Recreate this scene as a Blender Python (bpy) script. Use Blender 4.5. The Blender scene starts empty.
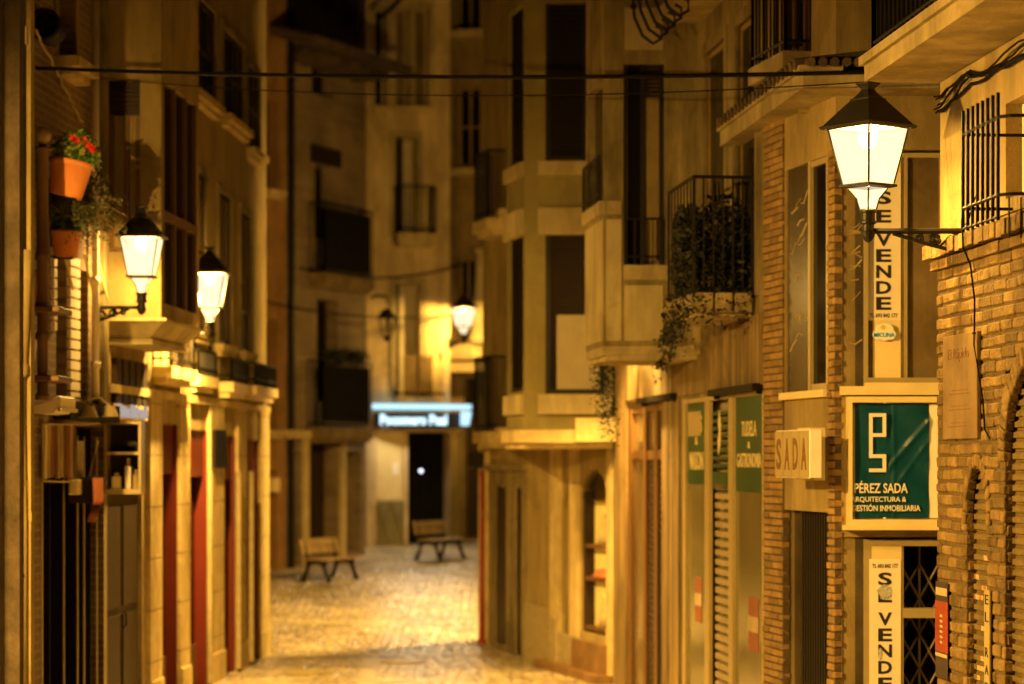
import bpy, bmesh, math, random
from mathutils import Vector, Matrix
random.seed(7)
S = bpy.context.scene
COL = S.collection
F, CH, HY = 2418.0, 2.7, 460.0        # focal length in picture widths*1024, eye height, eye-level row

# ------------------------------------------------------------------ materials
MATS = {}
def mat(name, col, rough=0.8, var=0.25, scale=3.0, bump=0.0, bscale=40.0, metal=0.0, stain=0.0, spec=0.3, streak=False, island=0.0):
    if name in MATS: return MATS[name]
    m = bpy.data.materials.new(name); m.use_nodes = True
    nt = m.node_tree; N = nt.nodes; L = nt.links
    b = N['Principled BSDF']
    b.inputs['Roughness'].default_value = rough
    b.inputs['Metallic'].default_value = metal
    b.inputs['Specular IOR Level'].default_value = spec
    tc = N.new('ShaderNodeTexCoord')
    vec = tc.outputs['Object']
    if streak:
        mp = N.new('ShaderNodeMapping'); mp.inputs['Scale'].default_value = (1, 1, 0.06)
        L.new(vec, mp.inputs['Vector']); vec = mp.outputs['Vector']
    n1 = N.new('ShaderNodeTexNoise'); n1.inputs['Scale'].default_value = scale; n1.inputs['Detail'].default_value = 8
    n1.inputs['Roughness'].default_value = 0.65
    L.new(vec, n1.inputs['Vector'])
    r = N.new('ShaderNodeValToRGB')
    c = Vector(col)
    r.color_ramp.elements[0].position = 0.32; r.color_ramp.elements[1].position = 0.68
    r.color_ramp.elements[0].color = (*(c*(1-var)), 1); r.color_ramp.elements[1].color = (*(c*(1+var*0.7)), 1)
    L.new(n1.outputs['Fac'], r.inputs['Fac'])
    out = r.outputs['Color']
    if stain > 0:
        mp2 = N.new('ShaderNodeMapping'); mp2.inputs['Scale'].default_value = (1, 1, 0.22)
        L.new(tc.outputs['Object'], mp2.inputs['Vector'])
        n2 = N.new('ShaderNodeTexNoise'); n2.inputs['Scale'].default_value = 2.3; n2.inputs['Detail'].default_value = 10
        n2.inputs['Roughness'].default_value = 0.7
        L.new(mp2.outputs['Vector'], n2.inputs['Vector'])
        r2 = N.new('ShaderNodeValToRGB'); r2.color_ramp.elements[0].position = 0.42; r2.color_ramp.elements[1].position = 0.62
        r2.color_ramp.elements[0].color = (1-stain, 1-stain, 1-stain, 1); r2.color_ramp.elements[1].color = (1, 1, 1, 1)
        L.new(n2.outputs['Fac'], r2.inputs['Fac'])
        mx = N.new('ShaderNodeMix'); mx.data_type = 'RGBA'; mx.blend_type = 'MULTIPLY'; mx.inputs[0].default_value = 1
        L.new(out, mx.inputs[6]); L.new(r2.outputs['Color'], mx.inputs[7]); out = mx.outputs[2]
        n4 = N.new('ShaderNodeTexNoise'); n4.inputs['Scale'].default_value = 1.25; n4.inputs['Detail'].default_value = 5; n4.inputs['Distortion'].default_value = .6
        L.new(tc.outputs['Object'], n4.inputs['Vector'])
        r4 = N.new('ShaderNodeValToRGB'); r4.color_ramp.elements[0].position = .545; r4.color_ramp.elements[1].position = .575
        k4 = 1-stain*.38
        r4.color_ramp.elements[0].color = (1, 1, 1, 1); r4.color_ramp.elements[1].color = (k4, k4*.98, k4*.94, 1); L.new(n4.outputs['Fac'], r4.inputs['Fac'])
        m4 = N.new('ShaderNodeMix'); m4.data_type = 'RGBA'; m4.blend_type = 'MULTIPLY'; m4.inputs[0].default_value = 1
        L.new(out, m4.inputs[6]); L.new(r4.outputs['Color'], m4.inputs[7]); out = m4.outputs[2]
    if island > 0:
        ge = N.new('ShaderNodeNewGeometry'); mr = N.new('ShaderNodeMapRange'); mr.inputs['To Min'].default_value = 1-island; mr.inputs['To Max'].default_value = 1+island*.6
        L.new(ge.outputs['Random Per Island'], mr.inputs['Value'])
        mx = N.new('ShaderNodeMix'); mx.data_type = 'RGBA'; mx.blend_type = 'MULTIPLY'; mx.inputs[0].default_value = 1
        L.new(out, mx.inputs[6]); L.new(mr.outputs[0], mx.inputs[7]); out = mx.outputs[2]
    L.new(out, b.inputs['Base Color'])
    if bump > 0:
        n3 = N.new('ShaderNodeTexNoise'); n3.inputs['Scale'].default_value = bscale; n3.inputs['Detail'].default_value = 6
        L.new(vec, n3.inputs['Vector'])
        bp = N.new('ShaderNodeBump'); bp.inputs['Strength'].default_value = bump; bp.inputs['Distance'].default_value = 0.02
        L.new(n3.outputs['Fac'], bp.inputs['Height']); L.new(bp.outputs['Normal'], b.inputs['Normal'])
    MATS[name] = m
    return m

def brickmat(name, c1, c2, mortar, bw, bh, axis='yz', bump=0.6, msize=0.012):
    m = bpy.data.materials.new(name); m.use_nodes = True
    nt = m.node_tree; N = nt.nodes; L = nt.links; b = N['Principled BSDF']; b.inputs['Roughness'].default_value = 0.9
    tc = N.new('ShaderNodeTexCoord'); sp = N.new('ShaderNodeSeparateXYZ'); cb = N.new('ShaderNodeCombineXYZ')
    L.new(tc.outputs['Object'], sp.inputs[0])
    L.new(sp.outputs['Y' if axis[0] == 'y' else 'X'], cb.inputs[0]); L.new(sp.outputs['Z' if axis[1] == 'z' else 'Y'], cb.inputs[1])
    nz = N.new('ShaderNodeTexNoise'); nz.inputs['Scale'].default_value = 6
    L.new(tc.outputs['Object'], nz.inputs['Vector'])
    ad = N.new('ShaderNodeVectorMath'); ad.operation = 'MULTIPLY_ADD'; ad.inputs[1].default_value = (0.02, 0.02, 0)
    L.new(nz.outputs['Color'], ad.inputs[0]); L.new(cb.outputs[0], ad.inputs[2])
    br = N.new('ShaderNodeTexBrick'); br.inputs['Scale'].default_value = 1
    br.inputs['Brick Width'].default_value = bw; br.inputs['Row Height'].default_value = bh; br.inputs['Mortar Size'].default_value = msize
    br.inputs['Color1'].default_value = (*c1, 1); br.inputs['Color2'].default_value = (*c2, 1); br.inputs['Mortar'].default_value = (*mortar, 1)
    L.new(ad.outputs[0], br.inputs['Vector'])
    n2 = N.new('ShaderNodeTexNoise'); n2.inputs['Scale'].default_value = 1.1; n2.inputs['Detail'].default_value = 8
    L.new(tc.outputs['Object'], n2.inputs['Vector'])
    r2 = N.new('ShaderNodeValToRGB'); r2.color_ramp.elements[0].position = .35; r2.color_ramp.elements[1].position = .65
    r2.color_ramp.elements[0].color = (.6, .6, .6, 1); r2.color_ramp.elements[1].color = (1.1, 1.1, 1.1, 1)
    L.new(n2.outputs['Fac'], r2.inputs['Fac'])
    mx = N.new('ShaderNodeMix'); mx.data_type = 'RGBA'; mx.blend_type = 'MULTIPLY'; mx.inputs[0].default_value = 1
    L.new(br.outputs['Color'], mx.inputs[6]); L.new(r2.outputs['Color'], mx.inputs[7]); L.new(mx.outputs[2], b.inputs['Base Color'])
    bp = N.new('ShaderNodeBump'); bp.inputs['Strength'].default_value = bump; bp.inputs['Distance'].default_value = 0.02; bp.invert = True
    L.new(br.outputs['Fac'], bp.inputs['Height']); L.new(bp.outputs['Normal'], b.inputs['Normal'])
    MATS[name] = m
    return m

def settmat(name, scale, c1, c2, gap, rough):
    """Irregular stone setts: one tone per cell, dark joints, rounded tops."""
    m = bpy.data.materials.new(name); m.use_nodes = True
    nt = m.node_tree; N = nt.nodes; L = nt.links; b = N['Principled BSDF']; b.inputs['Roughness'].default_value = rough
    tc = N.new('ShaderNodeTexCoord')
    mp = N.new('ShaderNodeMapping'); mp.inputs['Scale'].default_value = (1.0, .72, 0); L.new(tc.outputs['Object'], mp.inputs['Vector'])
    v1 = N.new('ShaderNodeTexVoronoi'); v1.inputs['Scale'].default_value = scale; v1.inputs['Randomness'].default_value = .75
    v2 = N.new('ShaderNodeTexVoronoi'); v2.feature = 'DISTANCE_TO_EDGE'; v2.inputs['Scale'].default_value = scale; v2.inputs['Randomness'].default_value = .75
    L.new(mp.outputs[0], v1.inputs['Vector']); L.new(mp.outputs[0], v2.inputs['Vector'])
    sp = N.new('ShaderNodeSeparateXYZ'); L.new(v1.outputs['Color'], sp.inputs[0])
    r = N.new('ShaderNodeValToRGB'); r.color_ramp.elements[0].color = (*c1, 1); r.color_ramp.elements[1].color = (*c2, 1); L.new(sp.outputs[0], r.inputs['Fac'])
    e = N.new('ShaderNodeValToRGB'); e.color_ramp.elements[0].position = .02; e.color_ramp.elements[1].position = .10
    e.color_ramp.elements[0].color = (gap, gap, gap, 1); e.color_ramp.elements[1].color = (1, 1, 1, 1); L.new(v2.outputs['Distance'], e.inputs['Fac'])
    n2 = N.new('ShaderNodeTexNoise'); n2.inputs['Scale'].default_value = .8; n2.inputs['Detail'].default_value = 7; L.new(tc.outputs['Object'], n2.inputs['Vector'])
    r2 = N.new('ShaderNodeValToRGB'); r2.color_ramp.elements[0].position = .36; r2.color_ramp.elements[1].position = .62
    r2.color_ramp.elements[0].color = (.62, .62, .62, 1); r2.color_ramp.elements[1].color = (1.1, 1.1, 1.1, 1); L.new(n2.outputs['Fac'], r2.inputs['Fac'])
    o = r.outputs['Color']
    for q in (e, r2):
        mx = N.new('ShaderNodeMix'); mx.data_type = 'RGBA'; mx.blend_type = 'MULTIPLY'; mx.inputs[0].default_value = 1
        L.new(o, mx.inputs[6]); L.new(q.outputs['Color'], mx.inputs[7]); o = mx.outputs[2]
    L.new(o, b.inputs['Base Color'])
    h = N.new('ShaderNodeMath'); h.operation = 'MINIMUM'; h.inputs[1].default_value = .16; L.new(v2.outputs['Distance'], h.inputs[0])
    bp = N.new('ShaderNodeBump'); bp.inputs['Strength'].default_value = .9; bp.inputs['Distance'].default_value = .12
    L.new(h.outputs[0], bp.inputs['Height']); L.new(bp.outputs['Normal'], b.inputs['Normal'])
    MATS[name] = m
    return m

def emit(name, col, s, glassy=False, tint=(1, .95, .85)):
    m = bpy.data.materials.new(name); m.use_nodes = True
    nt = m.node_tree; N = nt.nodes; L = nt.links
    N.remove(N['Principled BSDF']); o = N['Material Output']
    e = N.new('ShaderNodeEmission'); e.inputs['Color'].default_value = (*col, 1); e.inputs['Strength'].default_value = s
    if glassy:
        t = N.new('ShaderNodeBsdfTransparent'); t.inputs['Color'].default_value = (*tint, 1)
        a = N.new('ShaderNodeAddShader'); L.new(e.outputs[0], a.inputs[0]); L.new(t.outputs[0], a.inputs[1]); L.new(a.outputs[0], o.inputs[0])
    else:
        L.new(e.outputs[0], o.inputs[0])
    MATS[name] = m
    return m

AMBER = (1.0, 0.585, 0.13)
plaster   = mat('plaster_beige', (0.2772, 0.2208, 0.1055), .9, .16, 2.0, .3, 60, stain=.55)
plaster_c = mat('plaster_golden', (0.648, 0.5076, 0.2808), .9, .13, 1.5, .3, 50, stain=.34)
plaster_l = mat('plaster_pale', (0.4524, 0.3783, 0.2016), .9, .12, 2.5, .25, 80, stain=.35)
plaster_d = mat('plaster_brown', (0.3, 0.2134, 0.0884), .9, .2, 2.0, .3, 50, stain=.35)
plaster_r = mat('plaster_reddish', (0.3, 0.1649, 0.0612), .9, .2, 2.0, .3, 50, stain=.3)
plaster_o = mat('plaster_ochre', (0.336, 0.2547, 0.1071), .9, .13, 1.5, .3, 50, stain=.34)
olive     = mat('render_olive', (0.2178, 0.1857, 0.0763), .9, .12, 2.0, .2, 60, stain=.2)
concrete  = mat('concrete_slab', (0.4, 0.3259, 0.1686), .9, .2, 4.0, .35, 70, stain=.35)
stone     = mat('stone_dressed', (0.56, 0.4462, 0.2108), .85, .18, 5.0, .3, 40, stain=.3)
darkstone = mat('stone_rough_brown', (0.225, 0.1571, 0.06732), .95, .35, 4.0, .7, 14, stain=.3)
granite   = mat('stone_grey_dado', (0.3, 0.2425, 0.1292), .7, .2, 12.0, .15, 60)
marble    = mat('marble_veined', (0.096, 0.076, 0.048), .35, .35, 2.2, .05, 30, stain=.45)
wood_clad = mat('wood_weathered', (0.2475, 0.1709, 0.06885), .8, .45, 9.0, .3, 30, streak=True, stain=.4, island=.25)
wood_dk   = mat('wood_dark', (0.028, 0.0168, 0.0098), .5, .3, 6.0, .2, 30, streak=True, spec=.2)
wood_br   = mat('wood_brown', (0.1178, 0.06014, 0.02108), .5, .3, 6.0, .2, 30, streak=True)
wood_slat = mat('wood_bench', (0.272, 0.1972, 0.1088), .6, .3, 8.0, .2, 30)
iron      = mat('iron_black', (.007, .006, .005), .55, .3, 8.0, .15, 60, spec=.15)
lampiron  = mat('lantern_iron', (0.0135, 0.01215, 0.0099), .5, .3, 10.0, .1, 60, spec=.25)
redpaint  = mat('paint_red', (0.091, 0.01183, 0.005915), .45, .15, 3.0, .1, 30)
redpole   = mat('paint_oxblood', (.22, .018, .012), .4, .15, 3.0)
slat_m    = mat('slats_grey_beige', (.36,.29,.17), .5, .15, 6.0, .05, 40, stain=.2)
white     = mat('paint_white', (0.792, 0.726, 0.605), .55, .06, 4.0, .05, 40)
cream     = mat('paint_cream', (0.682, 0.5548, 0.2693), .5, .08, 4.0, .05, 40)
alum      = mat('aluminium_beige', (0.391, 0.3133, 0.1503), .4, .08, 5.0, metal=.2)
alum_dk   = mat('aluminium_bronze', (0.011, 0.0085, 0.006), .45, .15, 5.0, spec=.2)
glass_dk  = mat('glass_night', (.006, .005, .003), .10, .3, 2.0, spec=.22)
glass_br  = mat('glass_dusty', (0.1728, 0.1242, 0.0594), .18, .35, 1.6, spec=.5, stain=.3)
glass_yel = mat('blind_behind_glass', (0.759, 0.6199, 0.3162), .25, .12, 1.5, spec=.4)
glass_gr  = mat('glass_shopfront', (.17, .15, .07), .12, .35, 1.1, spec=.6)
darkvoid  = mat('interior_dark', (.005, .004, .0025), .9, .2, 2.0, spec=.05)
shutter_dk = mat('shutter_black', (.008, .006, .004), .6, .3, 4.0, spec=.1)
blind_rd  = mat('blind_slats', (.016, .009, .006), .6, .2, 4.0, spec=.1)
metal_sh  = mat('shutter_steel', (0.19, 0.1406, 0.0544), .5, .2, 5.0, .1, 20, metal=.15, stain=.35)
curtain   = mat('curtain_cloth', (0.272, 0.2018, 0.0816), .9, .2, 3.0)
curtain_l = mat('curtain_net', (0.4464, 0.3888, 0.2592), .9, .1, 3.0)
teal      = mat('banner_teal', (.004, .05, .085), .3, .15, 2.0, .9, 5, spec=.45)
green_s   = mat('sign_green', (.018, .06, .018), .35, .15, 2.0)
sign_let  = mat('lettering_black', (.02, .018, .016), .6, .1, 3.0)
sign_pale = mat('lettering_pale', (.72, .68, .58), .6, .05, 3.0)
sign_brn  = mat('lettering_brown', (.16, .085, .025), .6, .1, 3.0)
bannerw   = mat('banner_white', (0.784, 0.6944, 0.5152), .5, .05, 4.0, .08, 10)
terra     = mat('terracotta', (.62, .22, .07), .75, .12, 5.0, .1, 40)
leafm     = mat('leaf_green', (.085, .18, .03), .5, .5, 12.0, island=.6)
leaf_t    = mat('leaf_trailing', (.085, .085, .03), .6, .5, 12.0, island=.6)
endwall   = mat('wall_dark_brown', (.10, .072, .042), .95, .4, 5.0, .6, 20, stain=.4)  # dark brown, for contrast behind the pipes and cables
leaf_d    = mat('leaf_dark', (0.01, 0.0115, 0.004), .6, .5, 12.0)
petal     = mat('petal_red', (.65, .035, .02), .6, .2, 5.0)
rubber    = mat('cable_black', (.005, .004, .003), .7, .2, 4.0, spec=.05)
cablel    = mat('cable_painted', (.36, .29, .18), .6, .2, 6.0)
brickm    = mat('brick_old', (0.1998, 0.1336, 0.04957), .92, .42, 9.0, .8, 38, stain=.25, island=.42)
mortar    = mat('mortar_dark', (.10, .07, .035), .95, .3, 20.0, .6, 60)
brickp    = mat('brick_pilaster', (0.2664, 0.1686, 0.0629), .85, .3, 9.0, .4, 45, island=.3)
bricks_l  = brickmat('bricks_left', (.22, .14, .08), (.15, .095, .05), (.26, .19, .12), .26, .075)
bricks_d  = brickmat('bricks_dark', (.27, .20, .12), (.20, .145, .085), (.22, .165, .105), .34, .12, 'xz')
tile_r    = mat('tile_roof', (0.078, 0.054, 0.033), .9, .3, 6.0, .4, 30, island=.4)
orange_p  = mat('poster_orange', (0.2356, 0.0806, 0.0372), .6, .15, 5.0)
poster_rd = mat('poster_red', (0.2275, 0.03413, 0.01365), .45, .25, 4.0, .3, 9)
poster_bk = mat('poster_black', (.035, .025, .02), .5, .4, 20.0)
plaque_m  = mat('plaque_bronze', (0.2, 0.136, 0.068), .6, .22, 5.0, .12, 40, stain=.3)
cloudw    = mat('sticker_white', (0.825, 0.792, 0.682), .5, .03, 3.0)
cyanl     = mat('sticker_cyan', (.01, .32, .85), .5, .05, 3.0)
paper     = mat('paper_scrap', (.55, .30, .16), .8, .4, 30.0)
cloth_a   = mat('cloth_rust', (.30, .10, .05), .9, .2, 5.0)
cloth_b   = mat('cloth_tan', (.40, .30, .17), .9, .2, 5.0)
cloth_c   = mat('cloth_brown', (.16, .09, .05), .9, .2, 5.0)
pane_lit  = emit('lantern_glass_glow', (1.0, .82, .53), .60, True)
reflect   = mat('reflector_white', (.7,.65,.55), .4, .05)
gate_m    = mat('gate_steel', (.17,.125,.07), .5, .2, 6.0, metal=.2)
bulb_m    = emit('lamp_bulb', (1.0, .80, .50), .5, True, (1, 1, 1))
led_blue  = emit('led_cool_white', (.50, .82, 1.0), 1.25)
led_text  = emit('led_letters', (.60, .86, 1.0), 1.7)
dot_lit   = emit('pilot_light', (.85, .85, 1.0), 3.0)
strip_lit = emit('strip_violet_white', (.92, .78, .70), .42)

# ------------------------------------------------------------------ mesh building
class MB:
    def __init__(s): s.v = []; s.f = []; s.smooth = False
    def add(s, vs, fs):
        k = len(s.v); s.v += [Vector(p) for p in vs]; s.f += [tuple(i+k for i in f) for f in fs]
        return s
    def hexa(s, p):   # 8 points: bottom 4, top 4
        return s.add(p, [(0,3,2,1),(4,5,6,7),(0,1,5,4),(1,2,6,5),(2,3,7,6),(3,0,4,7)])
    def box(s, a, b):
        (x0,y0,z0),(x1,y1,z1) = a, b
        return s.hexa([(x0,y0,z0),(x1,y0,z0),(x1,y1,z0),(x0,y1,z0),(x0,y0,z1),(x1,y0,z1),(x1,y1,z1),(x0,y1,z1)])
    def wbox(s, w, u0, u1, n0, n1, z0, z1, j=0.0):
        p = [w.W(u,n,z) for z in (z0,z1) for (u,n) in ((u0,n0),(u1,n0),(u1,n1),(u0,n1))]
        if j: p = [q + Vector((random.uniform(-j,j), random.uniform(-j,j), random.uniform(-j,j))) for q in p]
        return s.hexa(p)
    def tube(s, pts, r, seg=6, cap=True):
        pts = [Vector(p) for p in pts]; n = len(pts); rs = r if isinstance(r, (list, tuple)) else [r]*n
        vs = []; up = Vector((0,0,1))
        for i, p in enumerate(pts):
            t = (pts[min(i+1,n-1)] - pts[max(i-1,0)]).normalized()
            a = t.cross(up if abs(t.dot(up)) < .95 else Vector((1,0,0))).normalized(); b = t.cross(a)
            for k in range(seg):
                th = 2*math.pi*k/seg
                vs.append(p + (a*math.cos(th) + b*math.sin(th))*rs[i])
        fs = [(i*seg+k, i*seg+(k+1)%seg, (i+1)*seg+(k+1)%seg, (i+1)*seg+k) for i in range(n-1) for k in range(seg)]
        if cap: fs += [tuple(range(seg))[::-1], tuple((n-1)*seg+k for k in range(seg))]
        return s.add(vs, fs)
    def lathe(s, prof, c, seg=12, sq=0.0):
        c = Vector(c); vs = []; n = len(prof)
        for (r, z) in prof:
            for k in range(seg):
                th = 2*math.pi*(k+.5)/seg + sq
                vs.append(c + Vector((r*math.cos(th), r*math.sin(th), z)))
        fs = [(i*seg+k, i*seg+(k+1)%seg, (i+1)*seg+(k+1)%seg, (i+1)*seg+k) for i in range(n-1) for k in range(seg)]
        if prof[0][0] > 0: fs += [tuple(range(seg))[::-1]]
        if prof[-1][0] > 0: fs += [tuple((n-1)*seg+k for k in range(seg))]
        return s.add(vs, fs)
    def prism(s, w, poly, n0, n1):   # poly of (u, z) on the wall, extruded along the normal
        k = len(poly)
        vs = [w.W(u,n0,z) for u,z in poly] + [w.W(u,n1,z) for u,z in poly]
        fs = [tuple(range(k)), tuple(range(2*k-1, k-1, -1))] + [(i, (i+1)%k, k+(i+1)%k, k+i) for i in range(k)]
        return s.add(vs, fs)
    def slab(s, poly, z0, z1):       # plan polygon of (x, y)
        k = len(poly)
        vs = [(x,y,z0) for x,y in poly] + [(x,y,z1) for x,y in poly]
        fs = [tuple(range(k)), tuple(range(2*k-1, k-1, -1))] + [(i, (i+1)%k, k+(i+1)%k, k+i) for i in range(k)]
        return s.add(vs, fs)

class Wall:
    """A vertical plane; A is its left end in the photograph, B its right end."""
    def __init__(s, A, B):
        s.A = Vector(A).to_2d() if len(A) == 3 else Vector(A); B = Vector(B)
        d = B - s.A; s.len = d.length; s.d = d.normalized(); s.n = Vector((s.d.y, -s.d.x))
    def u(s, px):
        k = (px-512)/F
        return (k*s.A.y - s.A.x)/(s.d.x - k*s.d.y)
    def Y(s, u): return s.A.y + s.d.y*u
    def z(s, py, u): return CH + (HY-py)/F*s.Y(u)
    def W(s, u, n, z):
        p = s.A + s.d*u + s.n*n
        return Vector((p.x, p.y, z))
    def rect(s, x0, x1, y0, y1):
        a, b = s.u(x0), s.u(x1); m = (a+b)/2
        return (a, b, s.z(y1, m), s.z(y0, m))
def at(px, Y): return ((px-512)/F*Y, Y)
def P(px, py, Y): return Vector(((px-512)/F*Y, Y, CH+(HY-py)/F*Y))

def root_of(o):
    while o.parent: o = o.parent
    return o
def link(name, me, parent):
    o = bpy.data.objects.new(name, me); COL.objects.link(o)
    if parent: o.parent = parent
    return o
SPLIT = {'pier','brick_pier','spandrel_panel','marble_panel','cornice','quoin_band','pilaster','dado','shelf','spot_lamp','sill','pier_mortar','base_panel','door_leaf','downpipe','eyelet','side_pane','mullion_bar','letter_cell','panel_below','lattice','recessed_lamp','ledge','balcony_panel','shutter_leaf','torn_sticker','torn_sheet','tube','scrawl'}
def islands(mb, tol=.012):
    par = list(range(len(mb.v)))
    def fd(a):
        while par[a] != a: par[a] = par[par[a]]; a = par[a]
        return a
    for f in mb.f:
        for i in f[1:]: par[fd(i)] = fd(f[0])
    boxes = {}
    for i, p in enumerate(mb.v):
        b = boxes.setdefault(fd(i), [p.copy(), p.copy()])
        for k in range(3): b[0][k] = min(b[0][k], p[k]); b[1][k] = max(b[1][k], p[k])
    ks = list(boxes)
    for i, a in enumerate(ks):
        for b in ks[:i]:
            A, Bx = boxes[a], boxes[b]
            if all(A[0][k]-tol <= Bx[1][k] and Bx[0][k]-tol <= A[1][k] for k in range(3)): par[fd(a)] = fd(b)
    grp = {}
    for f in mb.f: grp.setdefault(fd(f[0]), []).append(f)
    out = []
    for fs in grp.values():
        ids = sorted({i for f in fs for i in f}); mp = {i: k for k, i in enumerate(ids)}
        n = MB(); n.v = [mb.v[i] for i in ids]; n.f = [tuple(mp[i] for i in f) for f in fs]; out.append(n)
    return out
def obj(name, mb, m, parent=None, smooth=False, bevel=0.0):
    if parent and name in SPLIT:
        g = islands(mb)
        if len(g) > 1: return [obj_one(name, q, m, parent, smooth, bevel) for q in g][0]
    return obj_one(name, mb, m, parent, smooth, bevel)
def obj_one(name, mb, m, parent=None, smooth=False, bevel=0.0):
    if parent: org = root_of(parent).location.copy()
    else:
        xs = [p.x for p in mb.v]; ys = [p.y for p in mb.v]; zs = [p.z for p in mb.v]
        org = Vector(((min(xs)+max(xs))/2, (min(ys)+max(ys))/2, min(zs)))
    me = bpy.data.meshes.new(name)
    me.from_pydata([p-org for p in mb.v], [], mb.f)
    bm = bmesh.new(); bm.from_mesh(me)
    bmesh.ops.recalc_face_normals(bm, faces=bm.faces)
    if bevel:
        bmesh.ops.bevel(bm, geom=[e for e in bm.edges if len(e.link_faces) == 2 and e.calc_face_angle(0) > .5], offset=bevel, segments=1, affect='EDGES', clamp_overlap=True)
    bm.to_mesh(me); bm.free()
    if smooth: me.polygons.foreach_set('use_smooth', [True]*len(me.polygons))
    me.materials.append(m)
    o = link(name, me, parent)
    if not parent: o.location = org
    return o
def thing(name, label, cat, loc, group=None):
    o = bpy.data.objects.new(name, None); COL.objects.link(o); o.location = loc; o.empty_display_size = .2
    return tag(o, label, cat, group)
def tag(o, label, cat, group=None):
    o['label'] = label; o['category'] = cat
    if group: o['group'] = group
    return o
def structure(o): o['kind'] = 'structure'; return o
def copy_tree(o, parent=None):
    c = o.copy(); COL.objects.link(c)
    if parent: c.parent = parent
    for ch in list(o.children): copy_tree(ch, c)
    return c

def textmesh(txt, size, sx=1.0, bold=0.0, vert=False, gap=1.0):
    cu = bpy.data.curves.new('lettering', 'FONT'); cu.body = txt; cu.size = size; cu.align_x = 'CENTER'; cu.align_y = 'CENTER'
    cu.offset = bold; cu.extrude = 0.002; cu.space_line = gap; cu.resolution_u = 3
    o = bpy.data.objects.new('lettering_tmp', cu); COL.objects.link(o)
    bpy.context.view_layer.update()
    me = bpy.data.meshes.new_from_object(o.evaluated_get(bpy.context.evaluated_depsgraph_get()))
    vs = [Vector((v.co.x*sx, v.co.y, v.co.z)) for v in me.vertices]; fs = [tuple(p.vertices) for p in me.polygons]
    bpy.data.objects.remove(o); bpy.data.curves.remove(cu); bpy.data.meshes.remove(me)
    return vs, fs
def wtext(parent, w, txt, u, n, z, h, width, m, bold=0.0, name='lettering'):
    """Capital height h, total width given, centred at (u, z), n in front of the wall."""
    vs, fs = textmesh(txt, 1.0, 1.0, bold)
    x0 = min(v.x for v in vs); x1 = max(v.x for v in vs); y0 = min(v.y for v in vs); y1 = max(v.y for v in vs)
    kx = width/(x1-x0); ky = h/(y1-y0)
    mb = MB(); mb.add([w.W(u+(v.x-(x0+x1)/2)*kx, n+v.z, z+(v.y-(y0+y1)/2)*ky) for v in vs], fs)
    return mb
# ------------------------------------------------------------------ facades and their parts
class Facade:
    """One wall sheet with recessed openings."""
    def __init__(s, w, u0, u1, z0, z1, thick=.4):
        s.w, s.u0, s.u1, s.z0, s.z1, s.t = w, u0, u1, z0, z1, thick; s.o = []; s.dep = {}
    def open(s, x0, x1, y0, y1, dep=None):
        r = s.w.rect(x0, x1, y0, y1); s.o.append(r)
        if dep: s.dep[r] = dep
        return r
    def hole(s, u0, u1, z0, z1, dep=None):
        r = (u0,u1,z0,z1); s.o.append(r)
        if dep: s.dep[r] = dep
        return r
    def mesh(s, mb=None):
        mb = mb or MB(); w = s.w
        us = sorted(set([s.u0, s.u1] + [min(max(x, s.u0), s.u1) for o in s.o for x in o[:2]]))
        zs = sorted(set([s.z0, s.z1] + [min(max(x, s.z0), s.z1) for o in s.o for x in o[2:]]))
        def q(a,b,c,d): mb.add([a,b,c,d], [(0,1,2,3)])
        for i in range(len(us)-1):
            for j in range(len(zs)-1):
                uc, zc = (us[i]+us[i+1])/2, (zs[j]+zs[j+1])/2
                if any(o[0] < uc < o[1] and o[2] < zc < o[3] for o in s.o): continue
                q(w.W(us[i],0,zs[j]), w.W(us[i+1],0,zs[j]), w.W(us[i+1],0,zs[j+1]), w.W(us[i],0,zs[j+1]))
        for (a,b,c,d) in s.o:
            t = s.dep.get((a,b,c,d), s.t); a,b,c,d = max(a,s.u0),min(b,s.u1),max(c,s.z0),min(d,s.z1)
            for (p,r) in (((a,c),(b,c)),((b,c),(b,d)),((b,d),(a,d)),((a,d),(a,c))):
                q(w.W(p[0],0,p[1]), w.W(r[0],0,r[1]), w.W(r[0],-t,r[1]), w.W(p[0],-t,p[1]))
            if t < s.t: q(w.W(a,-t,c), w.W(b,-t,c), w.W(b,-t,d), w.W(a,-t,d))
        a,b,c,d = s.u0,s.u1,s.z0,s.z1
        for (p,r) in (((a,c),(b,c)),((b,c),(b,d)),((b,d),(a,d)),((a,d),(a,c))):
            q(w.W(p[0],0,p[1]), w.W(r[0],0,r[1]), w.W(r[0],-s.t,r[1]), w.W(p[0],-s.t,p[1]))
        q(w.W(a,-s.t,c), w.W(b,-s.t,c), w.W(b,-s.t,d), w.W(a,-s.t,d))
        return mb

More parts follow.
